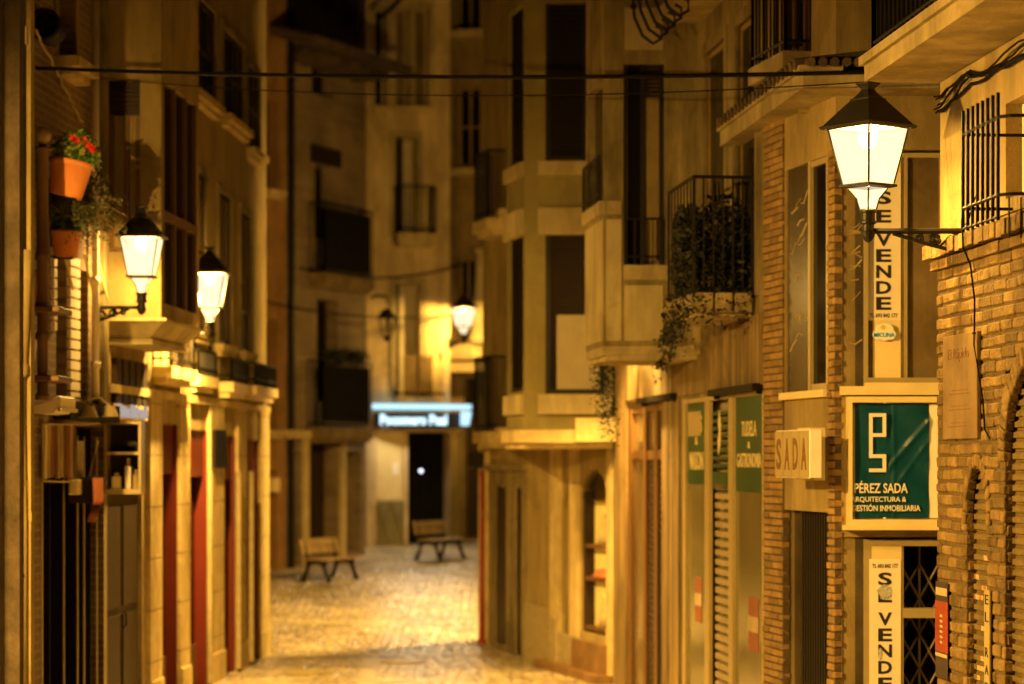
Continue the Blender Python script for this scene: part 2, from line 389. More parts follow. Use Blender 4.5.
def window(b, w, o, dep=.15, fr=white, gl=glass_dk, nv=1, nh=1, fw=.05, sill=None, name='window', th=.04, surround=None, blind=0, blindm=None):
    """Frame mesh with panes, sill, surround and part-lowered roller blind as its children; o = (u0,u1,z0,z1)."""
    a,b_,c,d = o; e = .004
    mb = MB()
    mb.wbox(w,a+e,a+fw,-dep-th,-dep,c+e,d-e); mb.wbox(w,b_-fw,b_-e,-dep-th,-dep,c+e,d-e)
    mb.wbox(w,a+fw,b_-fw,-dep-th,-dep,c+e,c+fw); mb.wbox(w,a+fw,b_-fw,-dep-th,-dep,d-fw,d-e)
    for i in range(nv):
        x = a+(b_-a)*(i+1)/(nv+1); mb.wbox(w,x-fw*.45,x+fw*.45,-dep-th,-dep+.004,c+fw,d-fw)
    for i in range(nh):
        z = c+(d-c)*(i+1)/(nh+1); mb.wbox(w,a+fw,b_-fw,-dep-th,-dep+.002,z-fw*.3,z+fw*.3)
    f = obj(name, mb, fr, b)
    p = MB(); p.wbox(w,a+fw*.6,b_-fw*.6,-dep-th*.7,-dep-th*.4,c+fw*.6,d-fw*.6); obj('pane', p, gl, f)
    if sill:
        sdep, sm = sill; p = MB(); p.wbox(w,a-.07,b_+.07,-.05,sdep,c-.09,c-.003); p.wbox(w,a-.04,b_+.04,-.04,sdep*.65,c-.16,c-.09); obj('sill', p, sm, f)
    if surround:
        sw, sm = surround; p = MB()
        p.wbox(w,a-sw,a,-.02,.025,c,d+sw); p.wbox(w,b_,b_+sw,-.02,.025,c,d+sw); p.wbox(w,a,b_,-.02,.03,d,d+sw); obj('surround', p, sm, f)
    if blind:
        p = MB(); z = d-(d-c)*blind; k = max(4, int((d-z)/.05)); hh = (d-z)/k
        for i in range(k): p.wbox(w,a+.012,b_-.012,-dep+.006+.01,-dep+.006+.028,z+i*hh,z+i*hh+hh*.82)
        p.wbox(w,a+.012,b_-.012,-dep+.006,-dep+.014,z,d-.003)
        obj('roller_blind', p, blindm or blind_rd, f)
    return f

def door(b, w, o, dep=.2, m=wood_dk, panels=3, glass=None, name='door', leaf=2):
    a,b_,c,d = o; mb = MB(); mb.wbox(w,a+.004,b_-.004,-dep-.05,-dep,c,d-.004); f = obj(name, mb, m, b)
    p = MB(); W_ = (b_-a)/leaf
    for l in range(leaf):
        for i in range(panels):
            z0 = c+.12+(d-c-.2)*i/panels; z1 = c+.04+(d-c-.2)*(i+1)/panels
            p.wbox(w,a+W_*l+.07,a+W_*(l+1)-.07,-dep-.01,-dep+.018,z0,z1)
    obj('pane' if glass else 'door_panel', p, glass or m, f)
    h = MB(); u = (a+b_)/2+.06 if leaf == 2 else b_-.1
    h.tube([w.W(u,-dep+.02,c+1.0), w.W(u,-dep+.05,c+1.02), w.W(u,-dep+.05,c+1.14), w.W(u,-dep+.02,c+1.16)], .012); obj('handle', h, lampiron, f)
    return f

def railing(path, z0, z1, step=.11, r=.007, rail=.014, mb=None):
    mb = mb or MB()
    for (p, q) in zip(path[:-1], path[1:]):
        p, q = Vector(p), Vector(q); n = max(1, round((q-p).length/step))
        for i in range(n+1):
            c = p.lerp(q, i/n); rr = r*1.7 if i in (0, n) else r
            mb.box((c.x-rr,c.y-rr,z0), (c.x+rr,c.y+rr,z1))
        for z in (z0+.08, z1): mb.tube([(p.x,p.y,z),(q.x,q.y,z)], rail, 6)
    return mb
def balcony(b, w, u0, u1, n1, zf, zt=1.0, sm=concrete, thick=.14, mould=True, name='balcony', step=.11, n0=0.0):
    mb = MB(); mb.wbox(w,u0,u1,n0-.02,n1,zf-thick,zf)
    if mould: mb.wbox(w,u0+.05,u1-.05,n0-.02,n1-.06,zf-thick-.07,zf-thick)
    s = obj(name, mb, sm, b)
    pts = [w.W(u,n,0).to_2d() for u,n in ((u0+.03,n0),(u0+.03,n1-.03),(u1-.03,n1-.03),(u1-.03,n0))]
    obj('railing', railing(pts, zf+.004, zf+zt, step), iron, s)
    return s

def leaf_cloud(mb, c, rad, n, size, droop=0.0, squash=1.0):
    c = Vector(c)
    for _ in range(n):
        while True:
            d = Vector((random.uniform(-1,1), random.uniform(-1,1), random.uniform(-1,1)))
            if d.length <= 1: break
        p = c + Vector((d.x*rad[0], d.y*rad[1], d.z*rad[2]))
        leaf(mb, p, size*random.uniform(.6,1.3))
def leaf(mb, p, s):
    a = Vector((random.gauss(0,1), random.gauss(0,1), random.gauss(0,.8))).normalized()
    b = a.cross(Vector((random.gauss(0,1), random.gauss(0,1), random.gauss(0,1)))).normalized()
    n = a.cross(b)
    mb.add([p-a*s, p+b*s*.42+n*s*.1, p+a*s, p-b*s*.42+n*s*.1], [(0,1,2,3)])
def trail(mb, pts, n, size, spread):
    pts = [Vector(p) for p in pts]
    for _ in range(n):
        t = random.random()*(len(pts)-1); i = min(int(t), len(pts)-2)
        p = pts[i].lerp(pts[i+1], t-i) + Vector((random.gauss(0,spread), random.gauss(0,spread), random.gauss(0,spread)))
        leaf(mb, p, size*random.uniform(.6,1.3))

def brick_course(mb, w, u0, u1, z0, z1, bl=.235, bh=.050, joint=.013, holes=None, proud=.0, jit=.0035, depth=.05, skip_r=None):
    """Individually laid bricks between u0..u1 and z0..z1, skipping where holes(u, z) is true."""
    row = 0; z = z0
    while z + bh*.6 < z1:
        h = min(bh*random.uniform(.86,1.10), z1-z)
        off = (row % 2)*bl*.5 + random.uniform(-.02,.02); u = u0-off
        sag = random.uniform(-.003,.003)
        while u < u1:
            L_ = bl*random.uniform(.85,1.1); a = max(u, u0+random.uniform(-.008,.004)); c = min(u+L_, u1+random.uniform(-.006,.008))
            if c-a > .03:
                segs = [(a, c)]
                if holes: segs = holes(a, c, z+h/2)
                for (p, q) in segs:
                    if q-p > .02:
                        n = proud+random.uniform(-.003,.004)
                        e_ = random.uniform(-.005,.005); mb.wbox(w, p, q, -depth, n, z+sag+e_, z+h+sag+e_, jit)
            u += L_+joint*random.uniform(.25,.8)
        z += bh+joint; row += 1
    return mb

# ------------------------------------------------------------------ street lantern
def lantern_thing(arm, rotdeg, size=1.355, drop=.030):
    """Origin on the wall at the arm's root, the wall lies in the plane x=0, the lantern hangs at +x; z=0 at the arm."""
    R = thing('street_lantern', 'x', 'street lantern', (0,0,0), 'lit lanterns on wall brackets along the street')
    ax = arm/size; zr = .493                     # rim height over the arm
    rot = math.radians(rotdeg)
    def sq(hw, z, extra=0): return [Vector((ax+hw*math.sqrt(2)*math.cos(rot+math.pi/4+k*math.pi/2), hw*math.sqrt(2)*math.sin(rot+math.pi/4+k*math.pi/2), z)) for k in range(4)]
    # roof: rim, shoulders, chimney cap
    mb = MB()
    prof = [(.160,zr-.006),(.166,zr+.006),(.150,zr+.014),(.148,zr+.018),(.062,zr+.128),(.060,zr+.138),(.050,zr+.142),(.030,zr+.168),(.022,zr+.182),(.026,zr+.190),(.042,zr+.208),(.042,zr+.214),(.0,zr+.216)]
    rings = [sq(h, z) for h, z in prof]; vs = [p for r_ in rings for p in r_]
    fs = [(4*i+k, 4*i+(k+1)%4, 4*i+4+(k+1)%4, 4*i+4+k) for i in range(len(prof)-1) for k in range(4)]
    mb.add(vs, fs)
    inner = [sq(.146, zr-.004), sq(.055, zr+.118)]
    rm = MB(); rm.add([p for r_ in inner for p in r_], [(k, (k+1)%4, 4+(k+1)%4, 4+k) for k in range(4)] + [(4,5,6,7)])
    roof = obj('lantern_roof', mb, lampiron, R)
    obj('reflector', rm, reflect, R)
    # glazing bars and lower ring
    fr = MB()
    T, Bm = sq(.134, zr-.003), sq(.086, zr-.268)
    for k in range(4): fr.tube([T[k], Bm[k]], .0055, 5); fr.tube([T[k], T[(k+1)%4]], .006, 5)
    ring = [sq(.088, zr-.270), sq(.098, zr-.272), sq(.098, zr-.284), sq(.070, zr-.290)]
    fr.add([p for r_ in ring for p in r_], [(4*i+k, 4*i+(k+1)%4, 4*i+4+(k+1)%4, 4*i+4+k) for i in range(3) for k in range(4)])
    C1, C2 = sq(.066, zr-.290), sq(.027, zr-.392); Cm = sq(.038, zr-.338)
    for k in range(4): fr.tube([C1[k], Cm[k], C2[k]], .0045, 5)
    frame = obj('lantern_frame', fr, lampiron, R)
    for k in range(4):
        p = MB(); g = .006
        a, b_, c, d = T[k], T[(k+1)%4], Bm[(k+1)%4], Bm[k]
        p.add([a.lerp(b_, .02), a.lerp(b_, .98), d.lerp(c, .98), d.lerp(c, .02)], [(0,1,2,3)])
        obj('glass_pane', p, pane_lit, R)
    p = MB(); p.add([q for r_ in (C1, Cm, C2) for q in r_], [(4*i+k, 4*i+(k+1)%4, 4*i+4+(k+1)%4, 4*i+4+k) for i in range(2) for k in range(4)])
    obj('glass_cup', p, pane_lit, R)
    b = MB(); b.lathe([(.0,zr+.03),(.03,zr+.03),(.048,zr-.01),(.05,zr-.045),(.04,zr-.08),(.018,zr-.10),(0,zr-.102)], (ax,0,0), 12); obj('bulb', b, bulb_m, R, True)
    # socket and finial below
    s_ = MB(); s_.lathe([(.0,.104),(.036,.104),(.040,.098),(.040,.088),(.034,.084),(.034,.05),(.040,.046),(.040,.036),(.028,.030),(.028,.0),(.036,-.004),(.030,-.030),(.018,-.046),(.010,-.052),(0,-.056)], (ax,0,0), 14)
    obj('socket', s_, lampiron, R, False)
    # arm with scrolls
    br = MB()
    br.tube([(0,0,0),(ax-.02,0,0)], .014, 8); br.box((0,-.016,-.115),(.012,.016,.06))
    br.tube([(.006,0,-.105),(ax*.35,0,-.066),(ax*.74,0,-.012)], .010, 6)
    def spiral(cx, cz, r0, turns, sgn, st):
        return [(cx+(r0*(1-.8*i/28))*math.cos(st+sgn*turns*2*math.pi*i/28), 0, cz+(r0*(1-.8*i/28))*math.sin(st+sgn*turns*2*math.pi*i/28)) for i in range(29)]
    br.tube(spiral(.055,-.048,.042,1.6,1,math.pi*.5), .009, 6)
    br.tube(spiral(.135,-.040,.032,1.6,-1,math.pi*.5), .009, 6)
    br.tube(spiral(.215,-.034,.022,1.4,1,math.pi*.5), .008, 6)
    br.tube([(.03,0,-.012),(.09,0,-.05),(.12,0,-.078)], .006, 5)
    obj('bracket', br, lampiron, R)
    ld = bpy.data.lights.new('lamp_light', 'POINT'); ld.energy = 120; ld.color = AMBER; ld.shadow_soft_size = .04
    lo = bpy.data.objects.new('lamp_light', ld); COL.objects.link(lo); lo.parent = R; lo.location = (ax, 0, zr-drop)
    sd = bpy.data.lights.new('lamp_downlight', 'SPOT'); sd.energy = 1000; sd.color = AMBER; sd.shadow_soft_size = .05; sd.spot_size = math.radians(168); sd.spot_blend = .9
    so = bpy.data.objects.new('lamp_downlight', sd); COL.objects.link(so); so.parent = R; so.location = (ax, 0, zr-drop)
    R.scale = (size, size, size)
    return R
# ------------------------------------------------------------------ ground
def gz(Y):
    s = max(0.0, Y-33.0)
    return .072*s - .5*.072*min(s,1.0) if s < 9.5 else .648 + .045*(min(Y,80)-42.5)
LW = Wall((-3.42+.055*(4-33.65), 4.0), (-3.42, 33.65))     # the left frontage line
R4 = Wall(at(483,34.9), at(613,29.1))
R3 = Wall(at(613,29.1), at(765,20.4))
R2 = Wall(at(765,20.4), at(836,18.6))
R1 = Wall(at(836,18.6), (4.6,18.6))
R0 = Wall(at(937,16.2), (at(937,16.2)[0]+.085*13.2, 3.0))

mb = MB(); xs = [-300,-60,-20,-8,-4,-2,0,2,4,8,20,60,300]; ys = [-120,-20,0,10,20,28,31,33,34,35,36,38,40,42,42.5,44,48,52,56,60,70,80,120,600]
for y in ys:
    for x in xs: mb.v.append(Vector((x,y,gz(y))))
for j in range(len(ys)-1):
    for i in range(len(xs)-1): mb.f.append((j*len(xs)+i, j*len(xs)+i+1, (j+1)*len(xs)+i+1, (j+1)*len(xs)+i))
setts = settmat('stone_setts', 7.5, (.34,.285,.20), (.62,.53,.38), .42, .30)
g = structure(obj('ground', mb, setts))
pavem = mat('paving_slabs', (.58,.50,.36), .35, .2, 3.0, .4, 14, stain=.4)
def strip(name, pts, wd, dz=.004, m=pavem):
    mb = MB(); L_, R_ = [], []
    P2 = []
    for (a, b) in zip(pts[:-1], pts[1:]):
        n = max(1, int(abs(b[1]-a[1])/1.0))
        P2 += [(a[0]+(b[0]-a[0])*i/n, a[1]+(b[1]-a[1])*i/n) for i in range(n)]
    P2.append(pts[-1])
    for (x, y) in P2:
        mb.v += [Vector((x-wd/2,y,gz(y)+dz)), Vector((x+wd/2,y,gz(y)+dz))]
    mb.f += [(2*i,2*i+1,2*i+3,2*i+2) for i in range(len(P2)-1)]
    return structure(obj(name, mb, m))
strip('gutter_path', [(-.95,-20),(-1.55,26),(-1.75,29),(-1.95,33)], .20)
strip('gutter_path', [(.3,-20),(.05,27),(-.15,30),(-.55,33.0)], .15)
def crossp(y, x0, x1, wd):
    mb = MB(); mb.v += [Vector((x0,y,gz(y)+.006)), Vector((x1,y+.15,gz(y+.15)+.006)), Vector((x1,y+.15+wd,gz(y+.15+wd)+.006)), Vector((x0,y+wd,gz(y+wd)+.006))]; mb.f.append((0,1,2,3))
    return structure(obj('cross_path', mb, pavem))
crossp(33.15, -3.4, -.2, .25)
crossp(36.5, -5.0, -.4, .2)
# manhole covers
for (x, y, lab) in ((-1.45,32.3,'round iron manhole cover beside the pale gutter line of the street'), (-2.6,30.6,'round iron manhole cover near the red shopfront piers')):
    c = MB(); c.lathe([(0,.009),(.30,.009),(.30,.018),(.26,.018),(.255,.014),(0,.014)], (x,y,gz(y)), 24)
    tag(obj('manhole_cover', c, alum), lab, 'manhole cover')

# ------------------------------------------------------------------ RIGHT 1: brick building in the foreground
B = thing('brick_building', 'rustic brick corner building with arched roller shutters and barred upper window', 'building', (3.6,13,0))
w = R0
cz = w.z(243, 0)                                           # top of the coping
ha = (w.u(966), w.u(987)); hb = (w.u(1004), w.u(1004)+1.25)
sa = w.z(525, ha[0]); ra = (ha[1]-ha[0])/2
apA = w.z(466, (ha[0]+ha[1])/2)
cb_ = (hb[0]+hb[1])/2; rb = (hb[1]-hb[0])/2; sb = w.z(462, hb[0])
def in_small(u, z):
    if z <= sa: return ha
    t = (z-sa)/(apA-sa)
    if t >= 1: return None
    h = ra*math.sqrt(max(0,1-t*t)); c = (ha[0]+ha[1])/2
    return (c-h, c+h)
def in_big(u, z):
    if z <= sb: return hb
    t = (z-sb)/(rb*.95)
    if t >= 1: return None
    h = rb*math.sqrt(1-t*t)
    return (cb_-h, cb_+h)
RING = .085
def holes(a, c, z):
    segs = [(a, c)]
    for fn, ring in ((in_small, RING), (in_big, RING+.05)):
        h = fn(0, z)
        spring = sa if fn is in_small else sb
        if h is None:
            hz = (z-(apA if fn is in_small else sb+rb*.95))
            if hz < ring:
                c_ = (ha[0]+ha[1])/2 if fn is in_small else cb_
                hw = math.sqrt(max(0, 1-(hz/ring)))*.12 + .02
                h = (c_-hw, c_+hw)
            else: continue
        elif z > spring: h = (h[0]-ring, h[1]+ring)
        out = []
        for (p, q) in segs:
            if q <= h[0] or p >= h[1]: out.append((p, q))
            else:
                if p < h[0]: out.append((p, h[0]))
                if q > h[1]: out.append((h[1], q))
        segs = out
    return segs
UE = 6.2
mb = MB()
brick_course(mb, w, 0, UE, .0, cz-.17, .24, .064, .019, holes, depth=.06, jit=.0035)
# arch rings laid on edge
def ring_bricks(mb, fn_c, hw, spring, rise, t):
    n = max(11, int(math.pi*(hw+rise)/2/.062))
    for i in range(n):
        a0 = math.pi*(i+.06)/n; a1 = math.pi*(i+.94)/n
        pts = []
        for (a, k) in ((a0,0),(a1,0),(a1,1),(a0,1)):
            pts.append((fn_c+math.cos(a)*(hw+k*t), spring+math.sin(a)*(rise+k*t)))
        pr = random.uniform(.004,.014)
        mb.prism(w, pts, -.05, pr)
ring_bricks(mb, (ha[0]+ha[1])/2, ra, sa, apA-sa, RING-.008)
ring_bricks(mb, cb_, rb, sb, rb*.95, RING+.04)
# reveals of the two openings, built up in brick
for (u, s_, zt) in ((ha[0],-1,sa),(ha[1],1,sa),(hb[0],-1,sb),(hb[1],1,sb)):
    z = 0
    while z < zt-.03:
        a, c = (u-.1, u+random.uniform(-.004,.004)) if s_ < 0 else (u+random.uniform(-.004,.004), u+.1)
        mb.wbox(w, a, c, -.10, -.02, z, z+.064, .003); z += .083
obj('brick_facing', mb, brickm, B, bevel=.009)
mb = MB(); f = Facade(w, 0.004, UE, -.2, cz-.1, .5)
f.hole(ha[0]-.01, ha[1]+.01, -.3, apA-.02); f.hole(hb[0]-.01, hb[1]+.01, -.3, sb+rb*.9)
f.mesh(mb); 
mb2 = MB(); mb2.v = [p - Vector((w.n.x,w.n.y,0))*.012 for p in mb.v]; mb2.f = mb.f
mb2.wbox(w, .01, UE, -6, -.5, -.2, cz-.05)
obj('wall', mb2, mortar, B)
# coping: leaning header course over a moulded course
mb = MB(); u = -.07
while u < UE:
    L_ = random.uniform(.105,.125); a = random.uniform(-.006,.006)
    mb.hexa([w.W(u,-.35,cz-.075), w.W(u+L_-.012,-.35,cz-.075), w.W(u+L_-.012,.085+a,cz-.115+a), w.W(u,.085+a,cz-.115+a),
             w.W(u,-.35,cz+.015), w.W(u+L_-.012,-.35,cz+.015), w.W(u+L_-.012,.085+a,cz-.02+a), w.W(u,.085+a,cz-.02+a)]); u += L_
u = -.035
while u < UE:
    L_ = random.uniform(.2,.25); mb.wbox(w, u, u+L_-.014, -.1, .035+random.uniform(-.004,.006), cz-.19, cz-.125, .003); u += L_
obj('coping', mb, brickm, B, bevel=.004)
# roller shutters
for (h_, zt, fn) in ((ha, apA, in_small), (hb, sb+rb*.95, in_big)):
    mb = MB(); z = 0
    while z < zt-.02:
        q = fn(0, z+.03)
        if q:
            a, c = q[0]-.02, q[1]+.02
            for (z0, z1, n) in ((z, z+.018, -.072), (z+.018, z+.052, -.052), (z+.052, z+.062, -.068)):
                mb.wbox(w, a, c, -.11, n, z0, z1)
        z += .064
    sh = obj('roller_shutter', mb, metal_sh, B)
    mb = MB()
    if fn is in_small:
        for k in range(30):
            z = random.randint(14, 33)*.064+.02; a = random.uniform(ha[0]+.04, ha[1]-.1); d = random.uniform(.05,.16)
            mb.wbox(w, a, min(a+d, ha[1]-.02), -.052, -.0505, z, z+.03)
        obj('torn_sticker', mb, paper, sh)
# upper floor above the coping
mb = MB(); zt = w.z(83, 0)
f = Facade(w, -.03, UE, cz-.05, 12.0, .45); o = f.hole(w.u(1001), w.u(1001)+.95, w.z(203, w.u(1001)), w.z(104, w.u(1001)))
f.mesh(mb)
mb.v = [p - Vector((w.n.x,w.n.y,0))*.03 for p in mb.v]
mb.wbox(w, -.03, UE, -6, -.48, cz-.05, 12)
obj('wall', mb, plaster_o, B)
class Off(Wall):
    def __init__(s, w, n): s.A = w.A + w.n*n; s.d = w.d; s.n = w.n; s.len = w.len
wu = Off(w, -.03)
fw_ = window(B, wu, o, .1, white, glass_yel, 1, 0, .06, (.07, plaster_o))
mb = MB(); cg = .34                                          # caged grille standing off the wall
ga, gb = None, None
off = Off(w, cg)
ga, gb = off.u(963), off.u(998)
zA, zB = off.z(223, (ga+gb)/2), off.z(102, (ga+gb)/2)
for i in range(8):
    u = ga+(gb-ga)*i/7; mb.wbox(w, u-.009, u+.009, cg-.009, cg+.009, zA-.02, zB)
for z in (zA+.12, zB-.14):
    mb.tube([w.W(ga,-.04,z), w.W(ga,cg,z), w.W(gb+.02,cg,z), w.W(gb+.08,cg-.05,z), w.W(gb+.10,cg*.5,z), w.W(gb+.1,-.04,z)], .011, 6)
for k in range(5):
    u = gb+.1; mb.tube([w.W(u,cg*(k+.5)/5,zA+.10), w.W(u,cg*(k+.5)/5,zA+.12-.25)], .006, 5)
mb.tube([w.W(ga,cg,zA), w.W(gb,cg,zA)], .009, 6)
obj('window_grille', mb, iron, B)
# balcony slab over it
sz0 = CH+(HY-83)/F*16.25; sx = at(863,16.25)[0]
u_end = .0; n_out = (w.W(0,0,0).x - sx)*.99
mb = MB(); mb.wbox(w, -.05, UE, -.02, n_out, sz0, sz0+.145); mb.wbox(w, -.05-.02, UE, n_out-.01, n_out+.035, sz0+.105, sz0+.165)
mb.wbox(w,-.07,-.05,-.02,n_out+.035,sz0+.105,sz0+.165)
bs = obj('balcony', mb, concrete, B)
mb = railing([w.W(u_,n_out-.05,0).to_2d() for u_ in (.02, UE)], sz0+.17, sz0+1.2, .115, .009)
railing([w.W(u_,n_,0).to_2d() for u_,n_ in ((.02,0),(.02,n_out-.05))], sz0+.17, sz0+1.2, .115, .009, mb=mb)
obj('railing', mb, iron, bs)
mb = MB(); mb.wbox(w, .05, UE, n_out-.075, n_out-.065, sz0+.2, sz0+1.15); obj('privacy_panel', mb, shutter_dk, bs)
# bundle of cables under the slab
def sag(p, q, s, n=14): 
    p, q = Vector(p), Vector(q)
    return [p.lerp(q, i/n)-Vector((0,0,s*4*(i/n)*(1-i/n))) for i in range(n+1)]
mb = MB()
for k in range(6):
    pts = []
    for i in range(22):
        u = -.02+i*.16; z = sz0-.16+.012*k+.05*math.exp(-((u-.75)/.22)**2)+random.uniform(-.012,.012)-.03*math.sin(u*3+k)
        if u < .25: z -= .03
        pts.append(w.W(u, -.01+.012*(k % 3), z))
    mb.tube(pts, .007 if k else .011, 5)
tag(obj('cable_bundle', mb, rubber), 'loose bundle of cables clipped under the pale balcony slab at the barred window', 'cable')
mb = MB()
zt_ = cz+.02
pu = w.u(978)
mb.tube([w.W(pu,.0,cz+.25), w.W(pu,.06,cz+.06), w.W(pu,.10,cz-.0), w.W(pu,.095,cz-.12), w.W(pu,.05,cz-.22), w.W(pu+.03,.03,w.z(300,pu)), w.W(pu+.02,.03,w.z(345,pu)), w.W(w.u(986),.02,w.z(400,pu)), w.W(w.u(988),.02,w.z(430,pu)), w.W(w.u(993),.02,w.z(439,pu))], .0065, 6)
tag(obj('drop_cable', mb, rubber), 'thin dark cable dropping over the brick coping past the worn plaque', 'cable')
# plaque
r = w.rect(947, 981, 334, 439)
pq = thing('wall_plaque', 'worn tall metal plaque with faint lettering on the brick corner', 'plaque', w.W(r[0],0,r[2]))
mb = MB(); mb.wbox(w, r[0], r[1], .0, .028, r[2], r[3]); obj('plate', mb, plaque_m, pq, bevel=.004)
um = (r[0]+r[1])/2; hh = r[3]-r[2]; ww = r[1]-r[0]
mb = wtext(pq, w, 'El Rápido', um-.02, .029, r[3]-hh*.2, hh*.13, ww*.62, mortar)
for fz, k in ((.57,.6),(.72,.66),(.88,.7)):
    mb.wbox(w, um-ww*k/2, um+ww*k/2, .028, .0292, r[3]-hh*fz-.004, r[3]-hh*fz+.004)
    mb.wbox(w, um-ww*k/2.6, um+ww*k/2.4, .028, .0292, r[3]-hh*(fz-.035)-.003, r[3]-hh*(fz-.035)+.003)
obj('lettering', mb, cloth_c, pq)
mb = MB(); mb.lathe([(0,0),(.013,0),(.013,.014),(0,.016)], w.W(r[1]-.03,.035,r[3]-.02), 10); obj('fixing_bolt', mb, lampiron, pq, True)
# torn red poster
r = w.rect(937.5, 950, 582, 678)
po = thing('poster', 'torn red poster with black ends pasted on the brick corner', 'poster', w.W(r[0],0,r[2]))
hh = r[3]-r[2]
mb = MB(); mb.wbox(w, r[0], r[1], .012, .016, r[2]+hh*.27, r[3]-hh*.2); obj('sheet', mb, poster_rd, po)
mb = MB(); mb.wbox(w, r[0]+.01, r[1], .012, .0155, r[3]-hh*.2, r[3]); mb.wbox(w, r[0]+.008, r[1]-.004, .012, .0155, r[2], r[2]+hh*.27); obj('torn_sheet', mb, poster_bk, po)
mb = MB(); mb.wbox(w, r[0]+.02, r[1]-.02, .016, .0172, r[3]-hh*.14, r[3]-hh*.06); mb.wbox(w, r[0]+.01, r[1]-.01, .016, .0175, r[2]+hh*.22, r[2]+hh*.255)
for k in range(6): mb.wbox(w, (r[0]+r[1])/2-.035, (r[0]+r[1])/2+.03, .016, .0175, r[2]+hh*(.36+k*.055), r[2]+hh*(.385+k*.055))
obj('print', mb, cloth_b, po)
# vertical name strip
r = w.rect(987.6, 993, 590, 760)
st = thing('vertical_sign', 'narrow cream strip with upright black letters beside the arched shutter', 'sign', w.W(r[0],0,r[2]))
mb = MB(); mb.wbox(w, r[0], r[1], .012, .022, r[2], r[3]); obj('board', mb, alum, st)
mb = MB(); z = w.z(599, r[0]); pitch = (w.z(599, r[0])-w.z(634, r[0]))/2
for i, ch in enumerate('EL RAPIDO'):
    if ch == ' ': continue
    t_ = wtext(st, w, ch, (r[0]+r[1])/2, .0225, z-(i*pitch*1.0 if i < 2 else (i)*pitch), pitch*.55, (r[1]-r[0])*(.62 if ch != 'I' else .2), sign_let, .01)
    mb.add(t_.v, t_.f)
obj('lettering', mb, sign_let, st)

# ------------------------------------------------------------------ RIGHT 2: corner building with the signs
B = thing('corner_building', 'beige corner building with thin brick piers and signed glass shopfront', 'building', (3.2,19.2,0))
w = R1
f = Facade(w, 0, w.len, -.2, 12, .5)
ou = f.open(842, 985, 150, 386); ol = f.open(842, 985, 537, 800)
obj('wall', f.mesh(), plaster_o, B)
mb = MB(); a = w.u(842); c = w.u(864)                       # marble cheeks beside both windows
mb.wbox(w, a+.002, c, -.3, -.03, ou[2]+.002, ou[3]-.002); mb.wbox(w, a+.002, c, -.3, -.03, ol[2], ol[3]-.002); obj('marble_panel', mb, marble, B)
mb = MB()
for k in range(12):
    z = ou[2]+(ou[3]-ou[2])*random.uniform(.05,.75); u = random.uniform(a+.01, a+.06)
    mb.tube([w.W(u,-.027,z), w.W(u+.05,-.027,z+random.uniform(-.02,.06)), w.W(min(u+.12,c-.01),-.027,z+random.uniform(-.01,.09))], random.uniform(.003,.010), 4)
obj('scrawl', mb, alum, B)
# upper shop window
wo = (c, w.u(985), ou[2]+.03, ou[3]-.02)
mb = MB(); fwid = .035
mb.wbox(w, wo[0], wo[0]+fwid, -.14, -.02, wo[2], wo[3]); mb.wbox(w, wo[0]+fwid, wo[1], -.14, -.02, wo[2], wo[2]+fwid); mb.wbox(w, wo[0]+fwid, wo[1], -.14, -.02, wo[3]-fwid, wo[3])
x = w.u(905.5); mb.wbox(w, x, x+.02, -.12, -.03, wo[2]+fwid, wo[3]-fwid); x2 = w.u(940.5); mb.wbox(w, x2, x2+.03, -.12, -.03, wo[2]+fwid, wo[3]-fwid)
wi = obj('window', mb, alum, B)
mb = MB(); mb.wbox(w, wo[0]+fwid*.5, wo[1], -.075, -.065, wo[2]+fwid*.5, wo[3]-fwid*.5); obj('pane', mb, glass_br, wi)
mb = MB(); mb.wbox(w, w.u(874), w.u(902), -.0645, -.062, wo[2]+fwid, wo[3]-fwid); obj('blind', mb, glass_yel, wi)
mb = MB(); mb.wbox(w, a-.02, w.len, -.02, .07, ou[2]-.07, ou[2]-.004); mb.wbox(w, c, w.len, -.02, .05, ou[2]-.004, ou[2]+.026); obj('ledge', mb, cream, B)
# lower shop window with folding gate
wo = (c, w.u(985), 0.0, ol[3]-.02)
mb = MB(); mb.wbox(w, wo[0], wo[0]+.06, -.16, -.015, wo[2], wo[3]); mb.wbox(w, wo[0]+.06, wo[1], -.16, -.01, wo[3]-.05, wo[3])
zb = w.z(613, 0); mb.wbox(w, w.u(902), wo[1], -.13, -.02, zb-.04, zb+.035)
mb.wbox(w, w.u(901), w.u(904), -.13, -.022, wo[2], wo[3]-.05)
wi = obj('window', mb, alum, B)
mb = MB(); mb.wbox(w, wo[0]+.06, w.u(902), -.05, -.016, wo[2], wo[3]-.05); obj('backing_panel', mb, cream, wi)
mb = MB(); mb.wbox(w, w.u(904), wo[1], -.30, -.29, wo[2], wo[3]-.05); obj('pane', mb, darkvoid, wi)
mb = MB(); x0 = w.u(904); p_ = .15
for i in range(6):
    mb.wbox(w, x0+i*p_-.008, x0+i*p_+.008, -.2, -.18, 0, wo[3]-.06)
    z = 0.0
    while z < wo[3]-.35:
        for (s0, s1) in ((0,1),(1,0)):
            mb.tube([w.W(x0+(i+s0)*p_, -.19+.012*s0, z), w.W(x0+(i+s1)*p_, -.19+.012*s0, z+.27)], .009, 4)
        z += .27
obj('folding_gate', mb, gate_m, wi)
